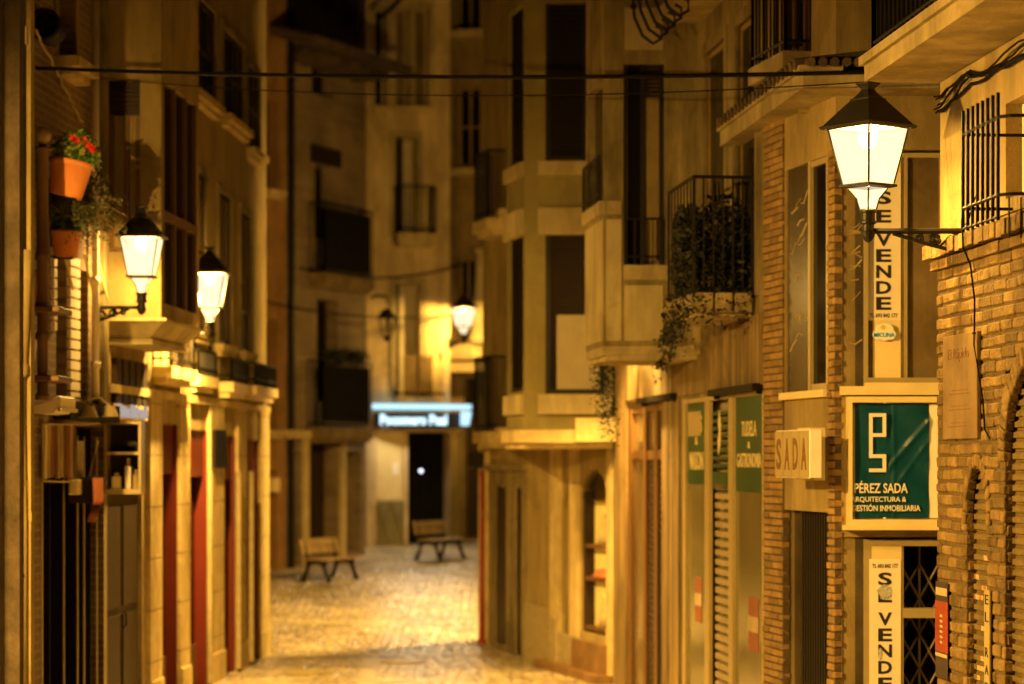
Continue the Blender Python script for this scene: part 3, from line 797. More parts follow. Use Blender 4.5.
# side wall towards the street with door and window
w = R2; pw = .155
f = Facade(w, 0, w.len, -.2, 12, .17)
wu2 = (w.u(785.5), w.u(828), w.z(391, w.u(806)), w.z(163, w.u(806)))
f.o.append(wu2); f.dep[wu2] = .14
do = (w.u(784), w.u(829), 0.0, w.z(511, w.u(806))); f.o.append(do); f.dep[do] = .16
obj('wall', f.mesh(), plaster_o, B)
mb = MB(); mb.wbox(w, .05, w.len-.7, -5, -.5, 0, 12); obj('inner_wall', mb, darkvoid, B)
mb = MB()                                                     # stacked-brick piers
for (a, c, zt) in ((w.u(765.5), w.u(784.5), w.z(126, .3)), (w.u(830), w.len+.02, w.z(150, w.len))):
    z = 0; row = 0
    while z < zt:
        k = 2 if a < .1 else 1
        st_ = (c-a)/k; o_ = (row % 2)*.35*st_
        for i in range(k+1):
            p = max(a, a+i*st_-o_); q = min(c, a+(i+1)*st_-o_-.012)
            if q-p > .03: mb.wbox(w, p, q, -.05, .022+random.uniform(-.004,.008), z, z+.048, .003)
        z += .060; row += 1
pr = MB()
pr.wbox(w, w.len-.06, w.len+.0, -.06, .012, 0, 5)
obj('brick_pier', mb, brickp, B, bevel=.006)
mb = MB()
for (a, c, zt) in ((w.u(765.5), w.u(784.5), w.z(126, .3)), (w.u(830), w.len+.01, w.z(150, w.len))): mb.wbox(w, a, c, -.04, .012, 0, zt)
obj('pier_mortar', mb, mortar, B)
wi = MB(); a, c, d, e = wu2
xm = w.u(808); wi.wbox(w, xm, xm+.05, -.06, .0, d, e); wi.wbox(w, c-.05, c-.003, -.1, .0, d, e); wi.wbox(w, xm+.05, c-.05, -.1, -.01, d, d+.05); wi.wbox(w, xm+.05, c-.05, -.1, -.01, e-.05, e-.003)
wi = obj('window', wi, alum, B)
mb = MB(); mb.wbox(w, xm+.05, c-.05, -.04, -.03, d+.05, e-.05); obj('pane', mb, glass_dk, wi)
mb = MB(); mb.wbox(w, a+.003, xm, -.13, -.02, d+.003, e-.003); obj('marble_panel', mb, mat('marble_dark', (.055,.042,.026), .22, .5, 1.5, .03, 20, spec=.5), wi)
mb = MB()
for k in range(16):                                           # pale smears of a scrawl on the dark panel
    z = d+(e-d)*random.uniform(.08,.85); u = random.uniform(a+.03, xm-.12)
    mb.tube([w.W(u,-.018,z), w.W(u+.06,-.018,z+random.uniform(-.02,.05)), w.W(min(u+.16,xm-.01),-.018,z+random.uniform(-.02,.10))], random.uniform(.002,.010), 4)
obj('scrawl', mb, alum, wi)
mb = MB(); mb.wbox(w, a-.03, c+.03, -.02, .05, d-.06, d-.003); obj('ledge', mb, cream, B)
dm = MB(); a, c, d, e = do                                    # corrugated dark door and its jamb panel
x = w.u(794); dm.wbox(w, x, c-.01, -.12, -.08, d, e-.01)
k = 14
for i in range(k): u = x+(c-x)*(i+.2)/k; dm.wbox(w, u, u+(c-x)/k*.45, -.08, -.06, d, e-.02)
dr = obj('metal_door', dm, alum_dk, B)
mb = MB(); mb.wbox(w, a+.004, x, -.13, -.09, d, e-.01); obj('side_panel', mb, mat('marble_dark2', (.06,.045,.028), .25, .5, 1.5, .03, 20, spec=.5), dr)
# tiled terrace slab above
zs = CH+(HY-88)/F*18.2; p0 = at(803,18.2); p1 = at(720,21.6)
mb = MB(); back = 3.6
poly = [p0, p1, (back, 21.6+.2), (back, 18.2)]
mb.slab(poly, zs, zs+.13)
mb.slab([(p0[0]-.03,p0[1]-.03),(p1[0]-.03,p1[1]+.02),(p1[0]+.3,p1[1]+.02),(p0[0]+.3,p0[1]-.03)], zs+.13, zs+.17)
sl = obj('terrace_slab', mb, concrete, B)
mb = MB()                                                     # roof tiles on its edge
d_ = Vector((p1[0]-p0[0], p1[1]-p0[1])); L_ = d_.length; d_.normalize()
for i in range(int(L_/.16)):
    c = Vector(p0)+d_*(.08+i*.16); n_ = Vector((d_.y,-d_.x)); n_ = -n_ if n_.x > 0 else n_
    q = [Vector((c.x+n_.x*.05, c.y+n_.y*.05, zs+.19)), Vector((c.x-n_.x*.6, c.y-n_.y*.6, zs+.27))]
    mb.tube(q, .045, 8)
for i in range(20):
    x = p0[0]+.05+i*.09; mb.tube([Vector((x, 18.12, zs+.185)), Vector((x, 18.7, zs+.26))], .036, 8)
obj('roof_tiles', mb, tile_r, sl)
mb = MB()
for (x, y) in ((p1[0]+.45,20.9),(p1[0]+.5,20.1),(p1[0]+.5,19.3)): mb.lathe([(0,0),(.07,0),(.075,.012),(.075,.03),(0,.03)], (x,y,zs-.03), 14)
obj('recessed_lamp', mb, plaster_d, sl, True)
# balcony over the slab
zf = CH+(HY-52)/F*19.2; a, c = w.u(785), w.u(812)
balcony(B, w, a-.25, c, .24, zf, 1.1, concrete, .14, False, step=.10)
o2 = (a, a+.5, zf+.02, zf+2.1)
window(B, w, (a+.02, a+.62, zf+.02, zf+2.1), -.03, wood_br, glass_dk, 1, 1)
# ---- signs on it
w = R1
r = (w.u(846), w.u(938.5), w.z(525, 0), w.z(397, 0))
sg = thing('shop_sign', 'large teal banner sign with white logo and office lettering above folding gate', 'sign', w.W(r[0],0,r[2]))
mb = MB(); d = .13; t = .045
mb.wbox(w, r[0], r[1]+.1, .002, d, r[2], r[2]+t); mb.wbox(w, r[0], r[1]+.1, .002, d, r[3]-t, r[3]); mb.wbox(w, r[0], r[0]+t*.7, .002, d, r[2]+t, r[3]-t); mb.wbox(w, r[1]+.1-t, r[1]+.1, .002, d, r[2]+t, r[3]-t)
mb.wbox(w, r[0]-.03, r[1]+.12, .002, d+.02, r[2]-.035, r[2]); 
obj('frame', mb, cream, sg)
mb = MB(); mb.wbox(w, r[0]+t*.7, r[1]+.1-t, .01, d-.06, r[2]+t, r[3]-t); obj('backing', mb, alum, sg)
b0, b1, b2, b3 = w.u(853.5), w.u(927), r[2]+t+.012, r[3]-t-.012
mb = MB(); mb.wbox(w, b1+.004, w.u(936), d-.058, d-.05, b2, b3); obj('side_panel', mb, white, sg)
# slightly slack banner cloth: a fine grid with creases
mb = MB(); nu, nz = 46, 60
def crease(u, z):
    s = (u-b0)/(b1-b0); t_ = (z-b2)/(b3-b2)
    return .006*math.sin(9*s+7*t_)+.005*math.sin(23*(s*.6+t_*.8)+2*math.sin(5*s))*(.3+.7*(s > .5)) + .012*math.exp(-((s*.75-t_+.1)/.035)**2)*(s > .45)+ .007*math.exp(-((s*.9-t_-.22)/.03)**2)*(s > .5) + .008*math.exp(-((s-.53)/.012)**2)
for j in range(nz+1):
    for i in range(nu+1):
        u = b0+(b1-b0)*i/nu; z = b2+(b3-b2)*j/nz
        mb.v.append(w.W(u, d-.045+crease(u,z), z))
mb.f += [(j*(nu+1)+i, j*(nu+1)+i+1, (j+1)*(nu+1)+i+1, (j+1)*(nu+1)+i) for j in range(nz) for i in range(nu)]
bn = obj('banner', mb, teal, sg, True)
nb = d-.024
def bar(mb, x0, x1, y0, y1):
    a, c, e, g_ = w.rect(x0, x1, y0, y1); mb.wbox(w, a, c, nb, nb+.004, e, g_)
mb = MB(); T = 3.6
bar(mb,867,884,413.5,413.5+T); bar(mb,867,867+T,413.5+T,454.3); bar(mb,884-T,884,413.5+T,437); bar(mb,867+T,884-T,437-T,437)
bar(mb,867,884,454.3,458); bar(mb,884-T,884,458,472); bar(mb,867,884-T,472-T,472)
obj('logo', mb, sign_pale, bn)
mb = MB()
for txt, x0, x1, yc, h in (('PÉREZ SADA',852.5,905.5,486.8,12.3),('ARQUITECTURA &',849,904,499.5,6.0),('GESTIÓN INMOBILIARIA',850,918,507.2,7.4)):
    t_ = wtext(bn, w, txt, (w.u(x0)+w.u(x1))/2, nb, w.z(yc,0), h/F*18.6, w.u(x1)-w.u(x0), sign_pale, .015); mb.add(t_.v, t_.f)
obj('lettering', mb, sign_pale, bn)
mb = MB()
for px, py in ((882.5,403.5),(882.5,518.5)): mb.lathe([(0,0),(.012,0),(.012,.01),(0,.012)], w.W(w.u(px), nb+.01, w.z(py,0)), 10)
obj('eyelet', mb, sign_pale, bn)

def for_sale(px0, px1, py0, py1, nn, letters, phone, label, cover=None):
    r = w.rect(px0, px1, py0, py1)
    t = thing('sale_banner', label, 'banner', w.W(r[0],0,r[2]))
    mb = MB(); mb.wbox(w, r[0], r[1], nn, nn+.004, r[2], r[3]); obj('sheet', mb, bannerw, t)
    um = (r[0]+r[1])/2; mb = MB()
    for ch, yc in letters:
        q = wtext(t, w, ch, um, nn+.0045, w.z(yc, um), 13.0/F*18.6, (r[1]-r[0])*.44, sign_let, .03); mb.add(q.v, q.f)
    q = wtext(t, w, phone[0], um, nn+.0045, w.z(phone[1], um), 4.2/F*18.6, (r[1]-r[0])*.82, sign_let, .02); mb.add(q.v, q.f)
    obj('lettering', mb, sign_let, t)
    return t
for_sale(867.5, 902, 172, 320, -.0615, [('S',197),('E',215.5),('V',239),('E',255),('N',271),('D',287),('E',303)], ('TL 693 842 177',315), 'upper white for-sale banner with dark letters hung in the shop window behind the lantern')
t = for_sale(869.5, 901, 559, 712, -.014, [('S',579),('E',596),('V',619),('E',635),('N',651),('D',667.5),('E',684)], ('TL 693 842 177',566), 'lower white for-sale banner with stickers on its letters beside the folding gate')
mb = MB(); mb.prism(w, [(w.u(885)+.055*math.cos(i*.6)*(1+.25*math.sin(i*3)), w.z(592,0)+.06*math.sin(i*.6)) for i in range(10)], -.008, -.0065); mb.prism(w, [(w.u(880.5)+.016*math.cos(i*.9), w.z(654,0)+.05*math.sin(i*.9)) for i in range(7)], -.008, -.0065)
s_ = obj('torn_sticker', mb, mat('sticker_grey', (.42,.42,.40), .5, .6, 60.0), t)
# cloud sticker
cu, czz = w.u(884.7), w.z(331.5, 0)
ck = thing('window_sticker', 'small white cloud sticker with turquoise lettering on the shop window', 'sticker', w.W(cu,0,czz-.06))
mb = MB(); k = F/18.6
def circ(x, z, r, n=16): return [(cu+(x+r*math.cos(2*math.pi*i/n))/k, czz+(z+r*math.sin(2*math.pi*i/n))/k) for i in range(n)]
for q, (x, z, r_) in enumerate(((0,1,7.5),(-6.5,-3,5.2),(6.5,-3,5.2),(0,-3.5,5.8),(-4,2.5,4.8),(4.5,2.5,4.8))): mb.prism(w, circ(x, z, r_), -.028, -.026+q*.0002)
obj('cloud', mb, cloudw, ck)
mb = wtext(ck, w, 'MICUNA', cu, -.0235, czz-3.2/k, 4.4/k, 21/k, cyanl, .02); obj('lettering', mb, cyanl, ck)
mb = MB(); mb.prism(w, circ(-1, 4.3, 2.6, 12), -.0245, -.024); obj('emblem', mb, mat('sticker_yellow', (.7,.5,.1), .5), ck)
# box sign with four letter cells
w = R2
r = w.rect(783, 823.5, 425, 481); ND = .30
ow = Off(w, ND)
uL, uR = ow.u(776), ow.u(809.5)
b = thing('box_sign', 'cream projecting box sign with four large brown letters over dark door', 'sign', w.W(uL,0,r[2]))
z0, z1 = ow.z(478, (uL+uR)/2), ow.z(430, (uL+uR)/2)
mb = MB(); mb.wbox(w, uL, uR, ND-.1, ND, z0, z1); obj('box', mb, white, b, bevel=.006)
mb = MB(); mb.wbox(w, uL+.02, w.u(824), .0, ND-.1, z0+.01, z1-.01); obj('mount', mb, cream, b)
mb = MB(); mb.wbox(w, w.u(812), w.u(825), .0, .12, z0-.02, z1+.02); obj('end_plate', mb, cream, b)
mb = MB(); cw = (uR-uL)/4; 
for i in range(4): mb.wbox(w, uL+cw*i+.008, uL+cw*(i+1)-.008, ND, ND+.010, z0+.008, z1-.008)
obj('letter_cell', mb, alum, b)
mb = MB()
for i, ch in enumerate('SADA'):
    q = wtext(b, w, ch, uL+cw*(i+.5), ND+.011, (z0+z1)/2, (z1-z0)*.66, cw*.6, sign_brn, .03); mb.add(q.v, q.f)
obj('lettering', mb, sign_brn, b)
# ------------------------------------------------------------------ RIGHT 3: wood-clad shop with bay window and planted balcony
B = thing('bay_house', 'house with wood-clad shopfront, closed bay window and planted iron balcony', 'building', (2.6,24,0))
w = R3
def Z(py, Y): return CH+(HY-py)/F*Y
f = Facade(w, 0, w.len, -.2, 12, .5)
ug, ud = f.hole(w.u(706), w.u(726), Z(330,22.9), Z(52,22.9), .08), f.hole(w.u(738), w.u(757), Z(300,21.3), Z(22,21.3), .08)
zt = lambda px, py: w.z(py, w.u(px))
sh = f.hole(w.u(683), w.u(763), .0, zt(720,392)-.02, .12)
drr = f.hole(w.u(628), w.u(664), .0, zt(645,401), .14)
obj('wall', f.mesh(), plaster, B)
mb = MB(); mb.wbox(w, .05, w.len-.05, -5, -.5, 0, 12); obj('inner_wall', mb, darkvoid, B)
# vertical boards of the cladding
mb = MB(); u = w.u(618); ue = w.len-.02
while u < ue:
    L_ = random.uniform(.13,.17); q = min(u+L_-.008, ue)
    m_ = u+L_/2; zb = zt(720,391) if m_ > sh[0]-.05 else (zt(645,400)+.02 if drr[0]-.05 < m_ < drr[1]+.05 else 0.0)
    mb.wbox(w, u, q, .0, .03+random.uniform(-.004,.004), zb, Z(318,21.2)); u += L_
obj('wood_cladding', mb, wood_clad, B)
window(B, w, ug, .02, plaster_d, glass_dk, 0, 0, .05, None, surround=(.10, plaster))
window(B, w, ud, .02, plaster_d, glass_dk, 0, 0, .05, None, surround=(.10, plaster))
# shop glazing
a,c,d,e = sh
mb = MB()
for px0, px1 in ((682.5,685.5),(704,709.5),(727.5,733),(761,764)): mb.wbox(w, w.u(px0)+.05, w.u(px1), -.03, .004, 0, e-.004)
mb.wbox(w, a, c, -.05, .002, e-.05, e-.006)
sf = obj('shop_window', mb, alum, B)
mb = MB(); mb.wbox(w, w.u(685.5), w.u(704), -.035, -.025, .45, e-.05); mb.wbox(w, w.u(733), w.u(761), -.035, -.025, .25, e-.05); obj('pane', mb, glass_gr, sf)
mb = MB(); mb.wbox(w, w.u(685.5), w.u(704), -.08, -.01, 0, .45); mb.wbox(w, w.u(733), w.u(761), -.08, -.01, 0, .25); obj('base_panel', mb, wood_br, sf)
mb = MB(); x0, x1 = w.u(710), w.u(727); mb.wbox(w, x0, x1, -.115, -.10, 0, e-.06)
z = .05
zl = zt(719,487)
while z < zl:                                                  # pale door slats
    mb.hexa([w.W(x0+.16,-.09,z+.03), w.W(x1,-.09,z+.03), w.W(x1,-.02,z), w.W(x0+.16,-.02,z), w.W(x0+.16,-.09,z+.065), w.W(x1,-.09,z+.065), w.W(x1,-.02,z+.05), w.W(x0+.16,-.02,z+.05)]); z += .088
obj('slatted_shutter', mb, slat_m, sf)
mb = MB(); mb.wbox(w, x0, x1, -.09, -.02, zl-.02, zl+.14); z = zl+.18
while z < e-.15: mb.wbox(w, x0, x1, -.08, -.03, z, z+.035); z += .07
obj('louvre', mb, green_s, sf)
mb = MB(); xm = w.u(716.5); zz = [(zt(717,455)+.0), (zt(717,440)), (zt(717,425)), (zt(717,410))]
mb.prism(w, [(xm-.02,zz[0]),(xm+.05,zz[1]-.05),(xm+.08,zz[2]),(xm+.02,zz[3]),(xm-.03,zz[3]-.12),(xm+.01,zz[2]-.05),(xm-.05,zz[1])], -.028, -.02)
obj('emblem', mb, cream, sf)
def shopsign(px0, px1, py0, py1, lines, label):
    r = w.rect(px0, px1, py0, py1)
    t = thing('shop_sign', label, 'sign', w.W(r[0],0,r[2]))
    mb = MB(); mb.wbox(w, r[0], r[1], -.0245, -.016, r[2], r[3]); obj('board', mb, green_s, t)
    mb = MB()
    for txt, fz, hh, ww in lines:
        q = wtext(t, w, txt, (r[0]+r[1])/2, -.0155, r[2]+(r[3]-r[2])*fz, (r[3]-r[2])*hh, (r[1]-r[0])*ww, cream, .01); mb.add(q.v, q.f)
    obj('lettering', mb, cream, t)
    return t, r
t, r = shopsign(686, 704, 401, 484, [('TAPAS',.72,.2,.6),('&',.52,.1,.12),('MASON',.28,.22,.74)], 'narrow green glass sign left of the slatted shutter, pale patch across its lettering')
mb = MB(); mb.wbox(w, r[0]+.05, r[1]-.25, -.0155, -.0115, r[2]+(r[3]-r[2])*.58, r[3]-.1); obj('pale_patch', mb, alum, t)
shopsign(734, 761, 396, 492, [('TUDELA',.66,.16,.55),('&',.49,.07,.1),('GASTRONOMIA',.33,.15,.9)], 'wider green glass sign with two pale words right of the slatted shutter')
for px0, px1, py0, py1, lab in ((693,699.5,577,622,'small orange notice on the shop glass left of the slatted shutter'),(746,756,597,652,'larger orange notice on the shop glass right of the slatted shutter')):
    r = w.rect(px0, px1, py0, py1); t = thing('notice', lab, 'poster', w.W(r[0],0,r[2])); hh = r[3]-r[2]
    mb = MB(); mb.wbox(w, r[0], r[1], -.0245, -.020, r[2], r[3]); obj('sheet', mb, orange_p, t)
    mb = MB(); mb.wbox(w, r[0], r[1], -.0195, -.018, r[2]+hh*.36, r[2]+hh*.64); obj('picture', mb, cloth_b, t)
# door group
a,c,d,e = drr
dm = MB()
for px0, px1 in ((628,631.5),(643,646),(654,657)): dm.wbox(w, w.u(px0), w.u(px1), -.06, -.0, d, e-.005)
dm.wbox(w, a, c, -.06, -.005, e-.12, e-.006); dm.wbox(w, a, c, -.06, -.005, zt(645,455)-.05, zt(645,455)+.05)
dr = obj('shop_door', dm, wood_br, B)
mb = MB(); mb.wbox(w, w.u(631.5), w.u(643), -.05, -.04, d, e-.12); mb.wbox(w, w.u(646), w.u(654), -.05, -.04, d, e-.12); obj('pane', mb, glass_br, dr)
mb = MB(); z = .05
while z < zt(650,460): mb.wbox(w, w.u(657), w.u(663), -.05, -.03, z, z+.05); mb.wbox(w, w.u(646.5), w.u(653.5), -.04, -.025, z, z+.05); z += .075
obj('lattice', mb, wood_dk, dr)
mb = MB(); mb.wbox(w, w.u(659.5), w.u(664), -.03, .01, 0, zt(660,532)); obj('dark_panel', mb, shutter_dk, dr)
for px0, px1, py, lab in ((645,680,398.5,'thin black blade canopy over the brown shop door'),(718,764,390,'thin black blade canopy over the green shop signs')):
    mb = MB(); z = zt((px0+px1)/2, py); mb.wbox(Off(w,0), w.u(px0), w.u(px1), .0, .10, z-.03, z+.03)
    mb.wbox(w, w.u(px0)+.05, w.u(px0)+.09, .0, .05, z-.06, z-.03); mb.wbox(w, w.u(px1)-.09, w.u(px1)-.05, .0, .05, z-.06, z-.03)
    obj('blade_canopy', mb, shutter_dk, B)
# closed bay window
q0 = at(586,24.85); q1 = at(604,23.6); q2 = at(680,23.6); q3 = (w.W(w.u(705),0,0).x, w.W(w.u(705),0,0).y)
zb0 = Z(346,23.6)
WS, WN, WC = Wall(q0,q1), Wall(q1,q2), Wall(q2,q3)
zq = 12
fn = Facade(WN, 0, WN.len, zb0, zq, .12)
r1_ = WN.rect(623.5, 664, 64, 265); fn.o.append(r1_)
r0_ = WN.rect(623.5, 664, -230, -20); fn.o.append(r0_)
fs = Facade(WS, 0, WS.len, zb0, zq, .12)
s1_ = (.10, WS.len-.08, WS.z(208,.6), WS.z(88,.6)); fs.o.append(s1_)
mb = fn.mesh(); fs.mesh(mb); Facade(WC, 0, WC.len, zb0, zq, .12).mesh(mb)
bay = obj('bay_window', mb, plaster, B)
mb = MB(); mb.slab([q0, q1, q2, q3, (q3[0]+.3,q3[1]+2)], zb0-.09, zb0-.002); mb.slab([(q0[0]+.03,q0[1]), (q1[0]+.03,q1[1]+.03), (q2[0],q2[1]+.03), (q3[0]+.1,q3[1]), (q3[0]+.3,q3[1]+2)], zb0-.14, zb0-.09); obj('base_slab', mb, concrete, bay)
mb = MB(); z = Z(205,23.6); zz = Z(222,23.6)
mb.wbox(WN, .19, WN.len-.10, -.01, .05, r1_[2]-.15, r1_[2]-.003); mb.wbox(WS, -.0, WS.len+.05, -.01, .05, s1_[2]-.13, s1_[2]-.003)
mb.wbox(WN, -.05, .17, -.01, .03, s1_[2]-.13, s1_[2]-.003)
obj('sill', mb, concrete, bay)
mb = MB(); mb.wbox(WN, r1_[0]+.01, r1_[1]-.01, -.0, .022, zb0+.05, r1_[2]-.2); mb.wbox(WN, .02, .17, .0, .02, zb0+.05, s1_[2]-.18); mb.wbox(WS, .06, WS.len-.06, 0, .02, zb0+.05, s1_[2]-.18)
zc, zd = Z(50,23.6), Z(8,23.6); mb.wbox(WN, r1_[0]+.01, r1_[1]-.01, 0, .022, zc, zd)
obj('spandrel_panel', mb, plaster_l, bay)
mb = MB(); a,c,d,e = r1_
for x in (a+.002, (a+c)/2-.03, c-.045): mb.wbox(WN, x, x+.043, -.08, -.03, d+.002, e-.002)
obj('window_frame', mb, alum_dk, bay)
mb = MB(); mb.wbox(WN, a+.03, (a+c)/2-.02, -.07, -.06, d, e); obj('pane', mb, glass_dk, bay)
mb = MB(); k = 12
for i in range(k): 
    x = (a+c)/2+.01+(c-a)/2*.88*i/k; mb.wbox(WN, x, x+(c-a)/2*.88/k*.72, -.065-.02*(i % 2), -.055-.01*(i % 2), d+.05, e-.32)
obj('curtain', mb, curtain, bay)
mb = MB()
for i in range(8): mb.wbox(WN, (a+c)/2, c-.045, -.06, -.045, e-.32+i*.04, e-.32+i*.04+.032)
obj('roller_blind', mb, blind_rd, bay)
mb = MB(); mb.wbox(WS, s1_[0]+.01, s1_[1]-.01, -.09, -.08, s1_[2], s1_[3]); mb.wbox(WN, r0_[0]+.01, r0_[1]-.01, -.09, -.08, r0_[2], r0_[3]); obj('side_pane', mb, glass_dk, bay)
mb = MB(); railing([WN.W(a+.02,.03,0).to_2d(), WN.W(c-.02,.03,0).to_2d()], d-.0, d+.45, .09, .006, .011, mb); railing([WS.W(.08,.04,0).to_2d(), WS.W(WS.len-.05,.04,0).to_2d()], s1_[2], s1_[2]+.45, .12, .006, .011, mb); obj('guard_rail', mb, iron, bay)
# planted balcony
un = w.u(755); nn = None
near = w.W(un,0,0); p1 = at(690, near.y); nproj = near.x-p1[0]
zf = Z(298, near.y); uf = (w.A.y-22.2)/-w.d.y
mb = MB(); mb.wbox(w, uf, un, -.02, nproj, zf-.03, zf)
mb.wbox(w, uf, un-.02, -.02, nproj-.05, zf-.16, zf-.03)
bc = obj('balcony', mb, concrete, B)
pa = [w.W(un-.02,.02,0).to_2d(), w.W(un-.02,nproj-.03,0).to_2d(), w.W(uf+.1,nproj-.03,0).to_2d()]
mb = railing(pa[:2], zf+.0, zf+1.04, .09, .008, .016); railing(pa[1:], zf+.0, zf+1.04, .17, .006, .016, mb)
c = (pa[0]+pa[1])/2
for k in range(3): mb.tube([(c.x-.07+.035*k, c.y, zf+.82), (c.x-.07+.035*k, c.y, zf+1.0)], .008, 4)
obj('railing', mb, iron, bc)
bpl = thing('balcony_planting', 'dense dark trailing plants in white troughs along the iron balcony', 'plant', near+Vector((-.3,0,zf-near.z)))
mb = MB()
for (p, q, n) in ((pa[0],pa[1],3),(pa[1],pa[2],5)):
    for i in range(n):
        s0 = p.lerp(q, (i+.04)/n); s1 = p.lerp(q, (i+.94)/n); d_ = (q-p).normalized(); nr = Vector((d_.y,-d_.x))*.10
        if (p is pa[0]): nr = Vector((0,-.10))
        mb.hexa([(s0.x-nr.x*.2,s0.y-nr.y*.2,zf-.13),(s1.x-nr.x*.2,s1.y-nr.y*.2,zf-.13),(s1.x+nr.x*.8,s1.y+nr.y*.8,zf-.13),(s0.x+nr.x*.8,s0.y+nr.y*.8,zf-.13),
                 (s0.x-nr.x*.3,s0.y-nr.y*.3,zf+.04),(s1.x-nr.x*.3,s1.y-nr.y*.3,zf+.04),(s1.x+nr.x,s1.y+nr.y,zf+.04),(s0.x+nr.x,s0.y+nr.y,zf+.04)])
obj('trough', mb, plaster, bpl, bevel=.008)
mb = MB(); c = (pa[0]+pa[1])/2
leaf_cloud(mb, (pa[1].x-.07, pa[1].y+.7, zf+.45), (.06,.62,.42), 1100, .036); leaf_cloud(mb, (c.x, c.y+.14, zf+.45), (.30,.12,.48), 1500, .036); leaf_cloud(mb, (pa[1].x+.02, pa[1].y+.6, zf+.42), (.12,.66,.46), 1900, .038); leaf_cloud(mb, (c.x, c.y+.1, zf+.25), (.30,.14,.28), 700, .036)
for i in range(16):
    t_ = i/15; s0 = pa[0].lerp(pa[1], t_*2) if t_ < .5 else pa[1].lerp(pa[2], (t_-.5)*2)
    trail(mb, [(s0.x, s0.y-.06, zf+.1), (s0.x-.04, s0.y-.1, zf-.05), (s0.x-.03, s0.y-.08, zf-.1-random.uniform(.05,.25))], 26, .026, .018)
trail(mb, [(pa[1].x-.06,pa[1].y+.2,zf-.05),(pa[1].x-.08,pa[1].y+1.2,zf-.2),(pa[1].x-.1,pa[1].y+2.2,zf-.28)], 220, .034, .05)
for i in range(10): 
    y = pa[1].y+1.2+i*.28; trail(mb, [(pa[1].x-.09,y,zf-.12),(pa[1].x-.10,y,zf-.4-random.uniform(0,.25))], 24, .03, .035)
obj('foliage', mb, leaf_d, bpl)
# ivy hanging under the bay
iv = MB()
for i in range(5):
    x = q0[0]+.16+.03*i; y = 24.95+.03*i
    trail(iv, [(x, y, zb0-.02), (x-.03, y, zb0-.35), (x+.02, y+.05, zb0-.4-random.uniform(.1,.6))], 150, .022, .045)
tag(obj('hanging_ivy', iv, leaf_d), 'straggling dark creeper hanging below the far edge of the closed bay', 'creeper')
# bellied balcony above
zf2 = Z(2, 22.2)
ub0, ub1 = w.u(700), w.u(737)
mb = MB(); mb.wbox(w, ub0, ub1, -.02, .42, zf2+.02, zf2+.14); bb = obj('upper_balcony', mb, concrete, B)
mb = MB()
for k in range(5):
    y0 = w.u(737)-k*(.36); base = [(.02,.12),(.50,-.02),(.64,-.20),(.62,-.30),(.54,-.34),(.47,-.30),(.48,-.23),(.54,-.22)]
    pts = [w.W(y0, n, zf2+.02+z) for n, z in [(.62,.9),(.66,.5),(.72,.2),(.70,-.02),(.62,-.2),(.52,-.27),(.44,-.22),(.44,-.13),(.50,-.10)]]
    mb.tube(pts, .016, 6)
    mb.lathe([(0,-.03),(.032,-.02),(.032,.02),(0,.03)], w.W(y0,.71,zf2+.10), 8)
mb.tube([w.W(ub0,.64,zf2+.9), w.W(ub1,.64,zf2+.9)], .016, 6)
obj('scroll_railing', mb, iron, bb)

# ------------------------------------------------------------------ RIGHT 4: house with striped bay over the arched shop window
B = thing('corner_house', 'pale stone-fronted house with arched display window and striped oriel above', 'building', (1.2,33,0))
w = R4; ZT = 13
f = Facade(w, 0, w.len, -.2, ZT, .5)
zz = lambda px, py: w.z(py, w.u(px))
dk1 = f.hole(w.u(497), w.u(507), 0.12, zz(500,487), .05); dk2 = f.hole(w.u(517), w.u(522.5), .02, zz(520,487), .05)
ni = (w.u(562), w.u(572), .45, zz(567,505)); f.o.append(ni); f.dep[ni] = .12
ar = (w.u(581), w.u(607), zz(594,634), zz(594,500)); f.o.append(ar); f.dep[ar] = .16
# arched head: widen with a stepped set of holes
am = (ar[0]+ar[1])/2; rr = (ar[1]-ar[0])/2; n = 10; hh_ = zz(594,470)-ar[3]
for i in range(n):
    t0, t1 = i/n, (i+1)/n; hw = rr*math.sqrt(max(0,1-((t0+t1)/2)**2)); f.o.append((am-hw, am+hw, ar[3]+hh_*t0-1e-4, ar[3]+hh_*t1+1e-4)); f.dep[f.o[-1]] = .16
nm = (ni[0]+ni[1])/2
for i in range(6):
    t0, t1 = i/6, (i+1)/6; hw = (ni[1]-ni[0])/2*(1-(t0+t1)/2); f.o.append((nm-hw+.1*t0, nm+hw+.1*t0, ni[3]+.42*t0-1e-4, ni[3]+.42*t1+1e-4)); f.dep[f.o[-1]] = .12
obj('wall', f.mesh(), plaster_o, B)
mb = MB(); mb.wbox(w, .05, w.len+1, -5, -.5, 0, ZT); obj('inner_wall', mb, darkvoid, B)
mb = MB(); mb.wbox(w, dk1[0]-.30, dk1[1]+.32, .0, .04, .02, dk1[3]+.35)
mb = MB()
for (a, c, d, e) in ((w.u(488),dk1[0],.0,zz(500,470)),(dk1[1],dk2[0],.0,zz(500,470)),(dk2[1],w.u(527),.0,zz(500,470))): mb.wbox(w, a, c, -.03, .015, d, e)
mb.wbox(w, w.u(487), w.u(528), -.03, .08, zz(500,470), zz(500,465)); mb.wbox(w, dk1[0], dk2[1], -.03, .014, dk1[3], zz(500,470)); mb.wbox(w, dk1[0], dk1[1], -.04, .015, 0, .12)
en = obj('door_surround', mb, plaster, B)
mb = MB(); mb.wbox(w, dk1[0], dk1[1], -.045, -.0, dk1[2], dk1[3]); mb.wbox(w, dk2[0], dk2[1], -.045, -.0, 0.02, dk2[3]); obj('door_leaf', mb, wood_dk, en)
